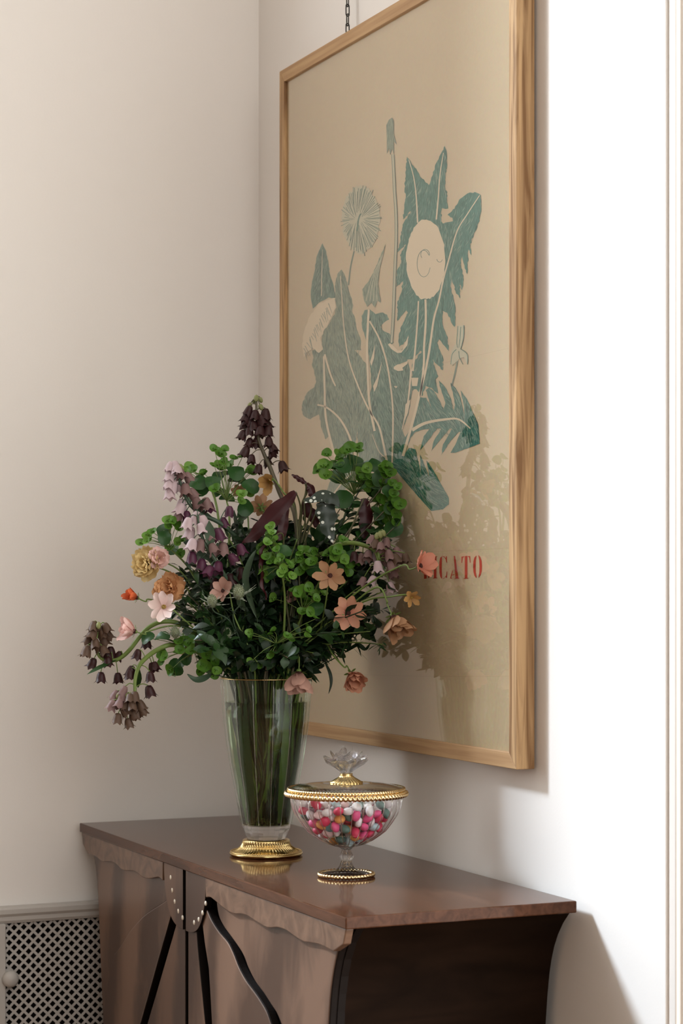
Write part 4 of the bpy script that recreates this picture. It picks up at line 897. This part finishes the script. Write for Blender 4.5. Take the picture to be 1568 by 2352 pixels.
fritillary('drooping fritillary stem with dusty pink tip, lowest on the left',
    [(*a, d) for a, d in zip(A3([(500, 1470), (540, 1410), (583, 1390), (588, 1270), (610, 1170), (650, 1100), (740, 1020), (850, 960), (930, 945), (1100, 960), (1260, 1040)]), (-.09,)*8+(-.08, -.06, -.04))],
    A3([(410, 1400, DP), (485, 1360, DP), (380, 1490, DP), (450, 1475, DP), (540, 1430, BR), (585, 1420, BR), (500, 1540, BR), (560, 1490, BR), (640, 1490, BR), (600, 1550, BR), (430, 1610, BR), (530, 1650, BR), (575, 1580, BR), (655, 1540, BR), (470, 1420, DP), (510, 1490, BR), (440, 1400, GR), (510, 1410, GR), (610, 1030, PL), (550, 1185, PL), (770, 1140, PL), (725, 1235, PL), (720, 1365, PL), (745, 1150, PL), (540, 1210, PL)]), 'stem', leaves=3, lmat='leaf')
fritillary('arched fritillary spike of greyish mauve bells on the right, before the poster',
    [(*a, d) for a, d in zip(A2([(1110, 1090), (1095, 1180), (1095, 1270), (1070, 1210), (1000, 1172), (900, 1150), (800, 1165), (720, 1215), (600, 1330)]), (-.10, -.10, -.10, -.09, -.08, -.07, -.06, -.05, -.03))],
    A2([(1045, 1130, DP), (1070, 1160, BR), (1150, 1150, DP), (1130, 1200, DP), (1020, 1240, DP), (1080, 1240, MV), (970, 1262, DP), (1170, 1240, DP), (1090, 1320, MV), (1230, 1220, DP), (1290, 1262, BR), (1190, 1320, DP), (1050, 1420, MV), (980, 1430, DP), (1180, 1470, MV), (1200, 1370, DP), (920, 1250, PL), (1110, 1090, GR), (1130, 1080, GR), (1085, 1100, GR), (1140, 1280, DP), (1220, 1270, BR), (1110, 1180, DP)]), 'stem', leaves=1, lmat='leaf')

# --- spurge
def spurge(label, heads, hub, base, ddj=0.035, size=20, big=(), smat='stem', pale=0.35):
    H = bq(*hub); B = bq(*base); P = stem_path([H, B]) if B is not None else stem_path([H])
    root = empty('spurge_stem', P[-1], label, 'foliage', 'spurge stems in the vase')
    st = MB().tube(P, [0.0013+0.0010*min(1, i/8) for i in range(len(P))], 6)
    kids = []
    for px, py in heads:
        kids.append((px, py, False))
        if rnd(0, 1) < 0.45: kids.append((px+rnd(-15, 15), py+rnd(-4, 16), False))
    for px, py in big: kids.append((px, py, True))
    for px, py, isbig in kids:
        c = bq(px+rnd(-1, 1), py+rnd(-1, 1), hub[2]+rnd(-ddj, ddj)+(0.012 if isbig else 0))
        j = min(range(0, 8), key=lambda i: (P[i]-c).length+0.004*i) if c.z < H.z else 0
        o_ = P[j]; mid = o_.lerp(c, 0.5)+Vector((rnd(-.004, .004), rnd(-.004, .004), 0.004))
        st.tube(smooth_path([o_, mid, c], 3), 0.0006, 4)
        out = (c-(H-UP*0.02)).normalized(); nrm = (out*0.6+UP*0.25+TO_CAM*rnd(0.3, 1.3)+Vector((rnd(-.4, .4), rnd(-.4, .4), rnd(-.3, .3)))).normalized()
        s = size*1.22*rnd(0.85, 1.18)/VS
        if isbig: inst('leaf', random.choice(DISCS), 'spurge_leaf', root, Matrix.Translation(c) @ frame_z(nrm) @ Matrix.Rotation(rnd(0, 6), 4, 'Z') @ Matrix.Scale(s*1.75, 4))
        else: inst('bract', random.choice(BRACTS), 'bract_pale' if rnd(0, 1) < pale else 'bract', root, Matrix.Translation(c) @ frame_z(nrm) @ Matrix.Rotation(rnd(0, 6), 4, 'Z') @ Matrix.Scale(s, 4))
    part('stem', st, smat, root)
spurge('spurge sprig with paired round green bracts, upper left beside the plum spike',
    A1([(1045, 480), (1115, 485), (1180, 550), (1240, 535), (1045, 595), (1105, 570), (1110, 605), (1265, 650), (1300, 640), (970, 655), (950, 660), (1065, 785), (1045, 765), (1240, 800), (1290, 800), (1070, 595), (1150, 600)]), (*A1([(1130, 850)])[0], 0.01), (*A1([(1150, 1050)])[0], 0.0),
    big=A1([(1080, 660), (1140, 655), (1195, 640), (1030, 710), (1215, 705), (1305, 740), (1265, 900), (1130, 830), (1090, 790)]))
spurge('small spurge sprig behind the pale mauve spike', A1([(865, 600), (850, 622), (880, 620)]), (*A1([(950, 720)])[0], 0.03), (*A1([(1060, 900)])[0], 0.01), big=A1([(920, 720), (950, 755), (900, 690), (880, 800)]))
spurge('small spurge sprig at the left edge above the yellow carnation',
    A1([(560, 1095), (600, 1070), (570, 1125), (740, 995), (710, 985), (765, 1020), (710, 1030), (775, 1145), (810, 1135), (790, 1230), (555, 1135), (720, 1195)]), (*A1([(720, 1190)])[0], -0.04), (*A1([(900, 1400)])[0], -0.03), size=17,
    big=A1([(680, 1060), (685, 1110), (735, 1185)]))
spurge('large spurge cluster of bright green bracts at upper right, touching the poster',
    A2([(720, 520), (690, 600), (720, 590), (665, 632), (780, 600), (770, 620), (850, 485), (905, 470), (950, 462), (855, 500), (890, 480), (940, 490), (960, 640), (1010, 620), (970, 700), (1010, 730), (1040, 730), (960, 740), (1030, 785), (990, 690), (1080, 700)]), (*A2([(920, 800)])[0], 0.05), (*A2([(850, 960)])[0], 0.04), size=22,
    big=A2([(920, 570), (785, 670), (860, 695), (830, 840), (830, 590), (980, 600), (1080, 590)]))
spurge('shaded spurge cluster at far upper right close to the poster',
    A2([(1150, 610), (1180, 650), (1190, 720), (1130, 730), (1120, 840), (1190, 850), (1230, 870), (1150, 920), (1220, 940), (1090, 930), (1160, 990), (1100, 1000), (1040, 680), (1150, 640), (1130, 600), (1210, 800), (1090, 850), (1060, 860), (1220, 1000)]), (*A2([(1090, 860)])[0], 0.04), (*A2([(960, 1050)])[0], 0.02), size=20,
    big=A2([(1170, 780), (1120, 680), (1060, 900), (1130, 960), (1190, 900), (1050, 780), (1200, 1050), (1100, 1080)]), pale=0.0)
spurge('bright spurge sprig at the front centre beside the narrow red leaf',
    A2([(310, 1050), (330, 1080), (300, 1090), (350, 1130), (330, 1150), (310, 1120), (260, 1170), (270, 1210), (240, 1185), (250, 1220), (420, 1250), (440, 1290), (450, 1330), (400, 1320), (370, 1290), (330, 1290), (350, 1330), (390, 1370), (400, 1380), (470, 1385), (450, 1300), (285, 1350), (290, 1390), (300, 1400), (280, 1330), (340, 1240), (380, 1240), (360, 1200)]), (*A2([(390, 1330)])[0], -0.11), (*A2([(420, 1560)])[0], -0.08), size=16, pale=0.6,
    big=A2([(410, 1210), (330, 1370)]))
spurge('spurge sprig in the middle behind the tan cosmos',
    A2([(560, 1200), (555, 1218), (610, 1225), (640, 1220), (800, 1210), (830, 1240), (780, 1250), (850, 1280), (880, 1300), (760, 1225), (830, 1150), (845, 1135), (900, 1340), (860, 1350), (500, 1290), (530, 1260), (700, 1290), (720, 1240), (620, 1290), (570, 1310), (540, 1350), (930, 1290)]), (*A2([(720, 1330)])[0], -0.05), (*A2([(600, 1600)])[0], -0.04), size=20, pale=0.2,
    big=A2([(640, 1330), (560, 1270), (800, 1330), (900, 1250)]))
spurge('spurge sprig with deep cupped bracts at lower left over the vase rim',
    A3([(985, 920), (1040, 950), (1000, 960), (1045, 1000), (990, 990), (910, 1170), (945, 1190), (840, 1030), (860, 1060), (1240, 1040), (1265, 1055), (1250, 1080), (1190, 1130), (1165, 1190), (1295, 1215), (1210, 1120), (1290, 1150), (1240, 1100), (1040, 900), (1300, 1100)]), (*A3([(1120, 1010)])[0], -0.07), (*A3([(1300, 1080)])[0], -0.05), size=19, pale=0.1,
    big=A3([(1025, 1100), (960, 1145), (700, 880), (830, 870), (1060, 1060), (1200, 1080), (1260, 1170)]))
spurge('sparse young spurge sprig in front of the dark centre above the vase',
    A4([(410, 470), (410, 490), (540, 445), (625, 470), (410, 630), (750, 440), (800, 370), (745, 420), (540, 600), (465, 650), (400, 450), (615, 480), (530, 590), (490, 470)]), (*A4([(560, 520)])[0], -0.11), (*A4([(540, 680)])[0], -0.06), size=14, pale=0.25)
spurge('spurge sprig below the tan cosmos at the centre right',
    A4([(700, 195), (755, 190), (545, 250), (730, 250), (740, 290), (800, 250), (690, 210), (790, 230), (720, 330), (840, 220)]), (*A4([(720, 330)])[0], -0.09), (*A4([(640, 560)])[0], -0.06), size=19, pale=0.15, big=A4([(730, 270), (800, 300)]))

# --- cosmos and other single flowers
def flower(kind, label, px, py, r, face, m, dd, n=8, open_=0.15, stem_px=(), pet=PET, rings=1, eye='eye', smat='stem', cat='flower', rs=0.0011, group=None, sep=True):
    c = bq(px, py, dd); D = at_px(c)[2]; R = r/F_PX*D; z = camdir(*face)
    pts = [c-z*R*0.10, c-z*max(0.012, R*0.7)]+[bq(*s) for s in stem_px]
    P = stem_path(pts); root = empty(kind, P[-1], label, cat, group)
    part('stem', MB().tube(P, [rs+0.0006*min(1, i/20) for i in range(len(P))], 6), smat, root)
    F = Matrix.Translation(c) @ frame_z(z)
    for q in range(rings):
        nn = n if q == 0 else max(4, n-2*q); el = open_+q*(1.15-open_)/max(1, rings-0.3)
        for k in range(nn):
            a = 2*PI*(k+0.5*q)/nn+rnd(-.12, .12); s = R*(1-0.12*q)*rnd(0.86, 1.14)
            inst('petal', random.choice(pet), m, root, F @ Matrix.Rotation(a, 4, 'Z') @ Matrix.Rotation(-(el+rnd(-.2, .2)), 4, 'Y') @ Matrix.Rotation(rnd(-.35, .35), 4, 'X') @ Matrix.Scale(s, 4))
    if eye:
        e = MB().ball((0, 0, 0), 1, 10, 6, (0.15, 0.15, 0.10))
        for k in range(10): e.ball((0.11*math.cos(k*.63), 0.11*math.sin(k*.63), 0.09), 0.03, 5, 4)
        inst('eye', e.mesh('eye'), eye, root, F @ Matrix.Scale(R, 4))
    if sep:
        sm = MB()
        for k in range(6):
            a = 2*PI*k/6; d = Vector((math.cos(a), math.sin(a), -0.15)); add_leaf(sm, Vector((0, 0, -0.05)), d, Vector((0, 0, 1)), 0.42, 0.07, -0.3)
        sm.ball((0, 0, -0.08), 0.12, 8, 5)
        inst('calyx', sm.mesh('calyx'), smat, root, F @ Matrix.Scale(R, 4))
    return root
CG = 'cosmos flowers in the vase'
flower('cosmos_flower', 'tan peach cosmos facing the camera at the centre right', 758, 1322, 39, (.12, .15, 1), 'petal_tan', -.12, 7, .12, [(745, 1400, -.09)], group=CG)
flower('cosmos_flower', 'coral pink cosmos with a red eye facing the camera', 800, 1408, 39, (.1, .12, 1), 'petal_peach', -.13, 8, .10, [(760, 1425, -.11), (700, 1480, -.06)], group=CG)
flower('cosmos_flower', 'coral cosmos in profile furthest right, before the red lettering', 964, 1300, 42, (.75, .25, .55), 'petal_coral', -.20, 9, .35, [(920, 1300, -.17), (820, 1360, -.1)], pet=PETC, group=CG)
flower('cosmos_flower', 'double tan cosmos hanging at the right below the mauve spike', 903, 1418, 58, (.35, -.75, .55), 'petal_tan', -.18, 9, .75, [(888, 1380, -.17), (860, 1350, -.15), (760, 1430, -.08)], pet=PETC, rings=2, group=CG)
flower('cosmos_flower', 'upside-down pink cosmos hanging over the vase rim', 686, 1546, 54, (-.02, -.95, .25), 'petal_dusty', -.115, 9, .72, [(684, 1520, -.10), (690, 1480, -.085)], pet=PETC, rings=2, group=CG)
flower('cosmos_flower', 'small pale peach cosmos hanging lowest on the right', 806, 1548, 45, (.3, -.55, .75), 'petal_peach', -.10, 9, .7, [(790, 1532, -.09), (765, 1505, -.07), (740, 1475, -.05)], pet=PETC, rings=2, group=CG)
flower('cosmos_flower', 'blush white cosmos with narrow open petals on the left', 377, 1394, 40, (-.45, .1, .85), 'petal_blush', -.11, 8, .15, [(430, 1430, -.08)], eye='eye_yellow', group=CG)
flower('cosmos_flower', 'small pink cosmos in profile above the drooping stems', 308, 1450, 41, (-.85, .25, .35), 'petal_pink', -.08, 8, .75, [(340, 1450, -.07), (420, 1440, -.05)], pet=PETC, rings=2, group=CG)
flower('ranunculus_flower', 'small orange red bloom standing out furthest at left', 314, 1373, 34, (-.8, .35, .4), 'petal_orange', -.06, 7, .85, [(345, 1377, -.05), (420, 1400, -.03)], pet=PETC, rings=2)
flower('cosmos_flower', 'dusty pink cosmos seen from behind beside the thistle', 513, 1357, 35, (-.35, .1, .6), 'petal_dusty', -.105, 7, .30, [(540, 1420, -.08)], pet=PETC, group=CG)
flower('cosmos_flower', 'beige cosmos facing away, under the plum spike', 600, 1165, 31, (-.1, .35, -.9), 'petal_tan', .03, 8, .2, [(605, 1210, .02)], group=CG)
flower('cosmos_flower', 'tan cosmos half hidden by spurge at upper left', 553, 1133, 24, (-.2, .5, .6), 'petal_tan', .05, 8, .3, [(570, 1200, .03)], group=CG)
flower('cosmos_flower', 'ochre drooping cosmos bud on the plum fritillary side', 618, 1106, 34, (-.3, -.3, .8), 'petal_ochre', -.01, 6, .7, [(650, 1130, 0), (680, 1190, 0)], pet=PETC, eye='eye_yellow', group=CG)
flower('cosmos_flower', 'small ochre yellow bloom at the right under the coral one', 945, 1372, 26, (.2, -.3, .8), 'petal_ochre', -.2, 6, .35, [(900, 1370, -.17), (820, 1390, -.1)], eye='eye_yellow', group=CG)
flower('cosmos_flower', 'half hidden orange bloom behind the lower left spurge', 437, 1498, 20, (-.4, .1, .8), 'petal_apricot', -.02, 7, .4, [(480, 1500, -.01)], pet=PETC, group=CG)
flower('cosmos_flower', 'deep shaded dusty pink bloom inside the centre', 668, 1372, 18, (.1, .1, .9), 'petal_dusty', -.04, 7, .4, [(660, 1440, -.02)], pet=PETC, group=CG)
KG = 'carnations in the vase'
flower('carnation_flower', 'ruffled yellow carnation at the left edge', 338, 1297, 43, (-.6, .15, .75), 'petal_yellow', -.06, 12, .05, [(420, 1340, -.04)], pet=PETR, rings=4, eye=None, group=KG)
flower('carnation_flower', 'ruffled apricot carnation behind the blush cosmos', 390, 1352, 41, (-.35, .1, .9), 'petal_apricot', -.07, 12, .05, [(440, 1390, -.05)], pet=PETR, rings=4, eye=None, group=KG)
flower('carnation_flower', 'small pinkish cream carnation tucked behind the yellow one', 366, 1282, 28, (.1, .2, .9), 'petal_pink', -.07, 9, .2, [(430, 1330, -.04)], pet=PETR, rings=2, eye=None, group=KG)

# --- thistles
def thistle(label, px, py, dd, r, sm=1.0, stem_px=()):
    c = bq(px, py, dd); R = r/VS; z = camdir(rnd(-.2, .2), .85, .35)
    P = stem_path([c-z*R*0.5, c-z*R*2]+[bq(*s) for s in stem_px]); root = empty('sea_holly_thistle', P[-1], label, 'flower', 'sea holly thistles in the vase')
    part('stem', MB().tube(P, [0.0013]*len(P), 6), 'leaf_grey', root)
    F = Matrix.Translation(c) @ frame_z(z); cone = MB().ball((0, 0, 0), 1, 14, 10, (0.80, 0.80, 1.05))
    for i in range(1, 10):
        ph = -PI/2+PI*i/10
        for j in range(12):
            a = 2*PI*(j+0.5*(i % 2))/12; d = Vector((0.8*math.cos(ph)*math.cos(a), 0.8*math.cos(ph)*math.sin(a), 1.05*math.sin(ph)))
            cone.tube([d*0.95, d*1.24], [0.085, 0.008], 4)
    inst('cone', cone.mesh('cone'), 'thistle', root, F @ Matrix.Scale(R, 4))
    bl_ = MB().grid(lambda u, v: Vector((3.0*v, (u-.5)*0.8*(1-v)*(1+0.8*math.sin(v*22)), 0.5*v*v+0.1*abs(u-.5))), 2, 10)
    me = bl_.mesh('bract_blade')
    for k in range(11):
        a = 2*PI*k/11+rnd(-.15, .15)
        inst('bract_blade', me, 'thistle_bract', root, F @ Matrix.Translation((0, 0, -0.7*R)) @ Matrix.Rotation(a, 4, 'Z') @ Matrix.Rotation(rnd(-.55, .35), 4, 'Y') @ Matrix.Scale(R*rnd(.75, 1.05), 4))
thistle('pale silvery sea holly thistle beside the dusty pink cosmos', 548, 1360, -.13, 15, stem_px=[(535, 1420, -.1)])
thistle('olive sea holly thistle left of the dusty pink cosmos', 487, 1380, -.12, 13, stem_px=[(530, 1430, -.09)])
thistle('small sea holly thistle at the left below the blush cosmos', 402, 1453, -.10, 12, stem_px=[(450, 1470, -.07)])
thistle('dark sea holly thistle deep in the shade above the vase', 521, 1456, -.09, 12, stem_px=[(540, 1500, -.06)])

# --- begonia leaves
def begonia(label, line, wl, wr, nrm, up_mat, dn_mat, fold=0.25, wave=1.2, stem_px=(), group='begonia leaves in the vase', extra=None):
    """line: (px, py, dd) from the leaf base to its tip; wl, wr: half widths in px; nrm: camera-space normal of the side we see"""
    C = smooth_path([bq(*p) for p in line], 5); n = len(C)-1; N = camdir(*nrm)
    P = stem_path([C[0]]+[bq(*s) for s in stem_px]); root = empty('begonia_leaf', P[-1], label, 'leaf', group)
    part('stem', MB().tube(P, [0.0014+0.0006*min(1, i/20) for i in range(len(P))], 6), 'begonia_bract', root)
    def interp(lst, v):
        f = v*(len(lst)-1); i = min(int(f), len(lst)-2); return (lst[i]+(lst[i+1]-lst[i])*(f-i))/VS
    def surf(off):
        def fn(u, v):
            i = min(int(round(v*n)), n); T = (C[min(i+1, n)]-C[max(i-1, 0)]).normalized(); W = T.cross(N).normalized(); q = (u-.5)*2
            w_ = interp(wl, v) if q < 0 else interp(wr, v)
            w_ *= 1+0.10*wave*math.sin(v*19+q)*abs(q)
            return C[i]+W*(w_*q)-T.cross(W)*0+N*(-fold*w_*abs(q)+off+0.0012*wave*math.sin(v*23)*abs(q))
        return MB().grid(fn, 6, n)
    b = part('blade', surf(0), up_mat, root)
    part('underside', surf(-0.0007), dn_mat, b)
    return root
R_, T_ = 'begonia_red', 'begonia_top'
begonia('large wine red begonia leaf seen from below at the centre', [(*a, -.09) for a in A2([(500, 785), (420, 880), (290, 1010), (190, 1095), (110, 1152)])], [4, 12, 18, 14, 1], [6, 22, 24, 10, 1], (-.25, -.1, .95), R_, T_, .25, stem_px=[(690, 1170, -.06), (680, 1240, -.04)])
begonia('second wine red begonia leaf hanging behind the large one', [(*a, -.06) for a in A2([(440, 880), (415, 980), (395, 1080), (370, 1140)])], [3, 12, 14, 1], [3, 14, 10, 1], (.3, -.1, .95), R_, T_, .2, stem_px=[(680, 1180, -.05)])
begonia('narrow wavy red begonia leaf seen edge-on at the centre', [(*a, -.115) for a in A2([(330, 1120), (265, 1200), (262, 1290), (262, 1380), (270, 1480), (292, 1560)])], [2, 7, 6, 8, 5, 1], [2, 7, 8, 6, 5, 1], (.8, 0, .5), R_, R_, .5, 2.0, stem_px=[(650, 1230, -.09), (650, 1330, -.06)])
begonia('dark green begonia leaf with white spots hanging at the centre', [(*a, -.07) for a in A2([(700, 850), (712, 900), (720, 980), (735, 1060), (770, 1150)])], [12, 26, 24, 16, 1], [14, 24, 18, 15, 1], (.15, .25, .95), T_, R_, .18, 1.4, stem_px=[(725, 1180, -.05), (690, 1280, -.04)])
begonia('white spotted begonia leaf lying flat above the hanging one', [(*a, -.075) for a in A2([(560, 850), (620, 830), (690, 800), (760, 830), (815, 890)])], [5, 9, 14, 16, 1], [5, 11, 22, 14, 1], (-.1, .55, .8), T_, R_, .15, 1.2, stem_px=[(715, 1170, -.05), (690, 1270, -.03)])
begonia('small curled brownish red begonia leaf at the top centre', [(*a, -.04) for a in A2([(570, 720), (540, 695), (500, 670), (468, 658)])], [3, 7, 6, 1], [3, 6, 4, 1], (-.1, .4, .9), R_, R_, .5, stem_px=[(702, 1130, -.03), (690, 1200, -.02)])
begonia('small pinkish red begonia leaf drooping at the top centre', [(*a, -.035) for a in A2([(570, 725), (600, 750), (620, 790), (648, 830)])], [4, 12, 10, 1], [3, 8, 10, 1], (.3, .3, .9), R_, R_, .35, stem_px=[(705, 1130, -.03), (690, 1200, -.02)])
begonia('dark maroon begonia leaf in shade under the right spurge cluster', [(*a, -.01) for a in A2([(990, 830), (1000, 920), (1000, 1020), (985, 1130)])], [6, 18, 17, 2], [6, 15, 14, 2], (.25, .1, .95), R_, T_, .2, stem_px=[(800, 1230, -.02)])
begonia('dark red begonia leaf in shade behind the spotted leaf', [(*a, -.03) for a in A2([(560, 850), (590, 920), (630, 980), (640, 1040)])], [4, 14, 14, 2], [4, 14, 10, 2], (-.1, .1, .95), R_, T_, .2, stem_px=[(700, 1190, -.03)])

# --- single leaves that stand out at the rim
def lone_leaf(label, line, w_, m, nrm):
    C = smooth_path([bq(*p) for p in line], 5); n = len(C)-1; N = camdir(*nrm)
    P = stem_path([C[0]]); root = empty('foliage_leaf', P[-1], label, 'leaf')
    part('stem', MB().tube(P, 0.0011, 6), 'stem_dark', root)
    def fn(u, v):
        i = min(int(round(v*n)), n); T = (C[min(i+1, n)]-C[max(i-1, 0)]).normalized(); W = T.cross(N).normalized(); q = (u-.5)*2
        return C[i]+W*(q*w_/VS*math.sin(PI*v**0.8*0.97+0.05))+N*(0.25*w_/VS*abs(q))
    part('blade', MB().grid(fn, 4, n), m, root)
lone_leaf('curved grey green leaf hanging left of the vase rim', [(486, 1548, -.08), (470, 1558, -.09), (450, 1562, -.095), (430, 1549, -.1)], 9, 'leaf_grey', (-.2, .5, .8))
lone_leaf('thin dark leaf dangling right of the vase rim', [(745, 1520, -.05), (757, 1545, -.06), (760, 1570, -.065), (754, 1594, -.07)], 4, 'leaf_dark', (.2, .1, .95))
lone_leaf('blue green strap leaf leaning across the left of the bouquet', [(590, 1420, -.08), (565, 1340, -.1), (575, 1290, -.105), (590, 1262, -.1)], 9, 'leaf_grey', (-.4, .3, .8))
lone_leaf('dark leaf spray tip at the lower right above the rim', [(790, 1500, -.04), (820, 1482, -.06), (838, 1492, -.07), (850, 1478, -.08)], 6, 'leaf_dark', (.2, .5, .8))

# --- strap leaves standing in the water
for k in range(14):
    a = [0.35, 3.6, 0.75, 3.2, 5.9, 2.75, 1.2, 2.2, 1.7, 5.4, 4.1, 0.05, 3.95, 2.5][k]-YAW+rnd(-.12, .12)
    d_ = Vector((math.cos(a), math.sin(a), 0)); tg = Vector((-d_.y, d_.x, 0)); y0_, y1_ = rnd(1870, 1886), rnd(1560, 1660)
    root = empty('strap_leaf', VA+d_*0.03+Vector((0, 0, vz(y0_))), 'green strap leaf standing in the water inside the glass vase', 'leaf', 'strap leaves in the vase water')
    def fn(u, v):
        y = y0_+(y1_-y0_)*v; r = vr(y)*0.962-0.0065; w_ = 0.0075*math.sin(PI*(0.12+0.80*v)); tw = 0.25*math.sin(k+v*2)
        return VA+d_*(r-0.002*abs(u-.5))+tg*((u-.5)*2*w_+tw*0.012)+Vector((0, 0, vz(y)))
    part('blade', MB().grid(fn, 2, 10), ['leaf', 'stem', 'leaf_grey', 'leaf_dark'][k % 4], root)

# --- leafy filler
def sprig(label, group, tgt, m, n_leaf=22, L=(0.022, 0.042), w_=(0.004, 0.009), feathery=False, start=0.05):
    T = bq(*tgt); P = stem_path([T, T.lerp(VA+Vector((0, 0, vz(1540))), 0.45)+Vector((rnd(-.02, .02), rnd(-.02, .02), 0.02))]); up = len(P)-6
    root = empty('leafy_sprig', P[-1], label, 'foliage', group)
    part('stem', MB().tube(P, [0.0010+0.0014*min(1, i/16) for i in range(len(P))], 5), random.choice(['stem_dark', 'stem_dark', 'stem', 'stem_plum']), root)
    fo = MB()
    for k in range(n_leaf):
        f = (k/n_leaf)**0.9*(up-3); i = int(f); b = P[i].lerp(P[i+1], f-i); t = (P[max(i-1, 0)]-P[i+1]).normalized()
        d = (t*rnd(0.1, 0.8)+Vector((rnd(-1, 1), rnd(-1, 1), rnd(-.7, .8)))).normalized()
        if b.x+d.x*0.04 > 1.60: d.x = -abs(d.x)
        l = rnd(*L)*(0.6+0.4*min(1, k/6)); nn = UP+TO_CAM*rnd(0, 1)+Vector((rnd(-.6, .6), rnd(-.6, .6), 0))
        if feathery:
            for q in range(4):
                dd_ = (d+Vector((rnd(-.7, .7), rnd(-.7, .7), rnd(-.6, .6)))).normalized(); add_leaf(fo, b+d*l*0.2*q, dd_, nn, l, rnd(0.0010, 0.0018), rnd(-.2, .5), n=4)
        else: add_leaf(fo, b, d, nn, l, rnd(*w_), rnd(-.3, .6), 0.2)
    part('foliage', fo, m, root, kind='stuff')
G0 = 'dark leafy sprigs in the core of the bouquet'
for i in range(84):
    a = rnd(0, 2*PI); q = math.sqrt(rnd(0.0, 1)); px = 650+255*q*math.cos(a); py = 1350+175*q*math.sin(a)
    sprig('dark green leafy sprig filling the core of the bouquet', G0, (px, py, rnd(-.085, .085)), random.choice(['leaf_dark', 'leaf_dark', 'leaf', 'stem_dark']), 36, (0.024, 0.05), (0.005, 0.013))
for i in range(30):
    px = rnd(430, 800); py = rnd(1210, 1500)
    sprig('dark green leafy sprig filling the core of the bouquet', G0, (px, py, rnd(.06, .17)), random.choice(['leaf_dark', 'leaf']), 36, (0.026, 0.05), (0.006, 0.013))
for px, py in ((420, 1440), (445, 1470), (470, 1490), (500, 1500), (540, 1510), (590, 1520), (660, 1510), (720, 1510), (780, 1450), (840, 1400)):
    sprig('dark green leafy sprig filling the core of the bouquet', G0, (px, py, rnd(-.19, -.13)), random.choice(['leaf_dark', 'leaf']), 26, (0.024, 0.045), (0.005, 0.010))
G1 = 'feathery cosmos sprigs'
for px, py, dd in ((470, 1330, -.07), (520, 1400, -.08), (430, 1400, -.06), (820, 1470, -.05), (760, 1480, -.07), (870, 1400, -.1), (560, 1480, -.08), (690, 1500, -.08), (880, 1480, -.08), (450, 1450, -.05)):
    sprig('fine feathery green cosmos sprig among the flowers', G1, (px, py, dd), random.choice(['leaf', 'leaf_grey', 'leaf_dark']), 16, (0.02, 0.04), feathery=True)
G2 = 'narrow leaved green sprigs on the left'
for px, py, dd in ((430, 1365, -.08), (418, 1425, -.06), (455, 1400, -.1), (480, 1440, -.1), (505, 1330, -.08), (410, 1300, -.04), (470, 1250, -.03), (540, 1330, -.09), (440, 1310, -.09), (455, 1345, -.1), (480, 1290, -.06), (520, 1270, -.05)):
    sprig('fresh green sprig of narrow leaves on the left of the bouquet', G2, (px, py, dd), random.choice(['leaf', 'leaf', 'leaf_grey']), 18, (0.03, 0.055), (0.003, 0.006))
G3 = 'leafy sprigs at the back of the bouquet'
for px, py, dd in ((880, 1115, .0), (900, 1155, -.03), (860, 1135, .02), (820, 1155, .03), (912, 1205, -.06), (840, 1100, .03), (470, 1300, -.02), (600, 1200, 0), (650, 1190, .02), (540, 1180, .02), (560, 1230, -.02), (500, 1240, 0), (620, 1210, .03), (700, 1200, .03), (760, 1220, .02), (880, 1180, .0), (900, 1240, -.05), (800, 1190, .02), (850, 1220, 0), (880, 1290, -.04), (840, 1300, -.02), (780, 1170, .03), (900, 1350, -.1), (820, 1430, -.06), (850, 1450, -.08)):
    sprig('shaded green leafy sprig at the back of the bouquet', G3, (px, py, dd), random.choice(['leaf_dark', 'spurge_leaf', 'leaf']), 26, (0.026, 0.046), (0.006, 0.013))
G4 = 'leafy sprigs low over the vase rim'
for px, py, dd in ((430, 1480, -.03), (470, 1520, -.04), (560, 1500, -.1), (640, 1500, -.11), (720, 1500, -.09), (770, 1490, -.03), (600, 1450, -.11)):
    sprig('deep green sprig spreading low over the vase rim', G4, (px, py, dd), random.choice(['leaf_dark', 'leaf', 'leaf_dark']), 20)
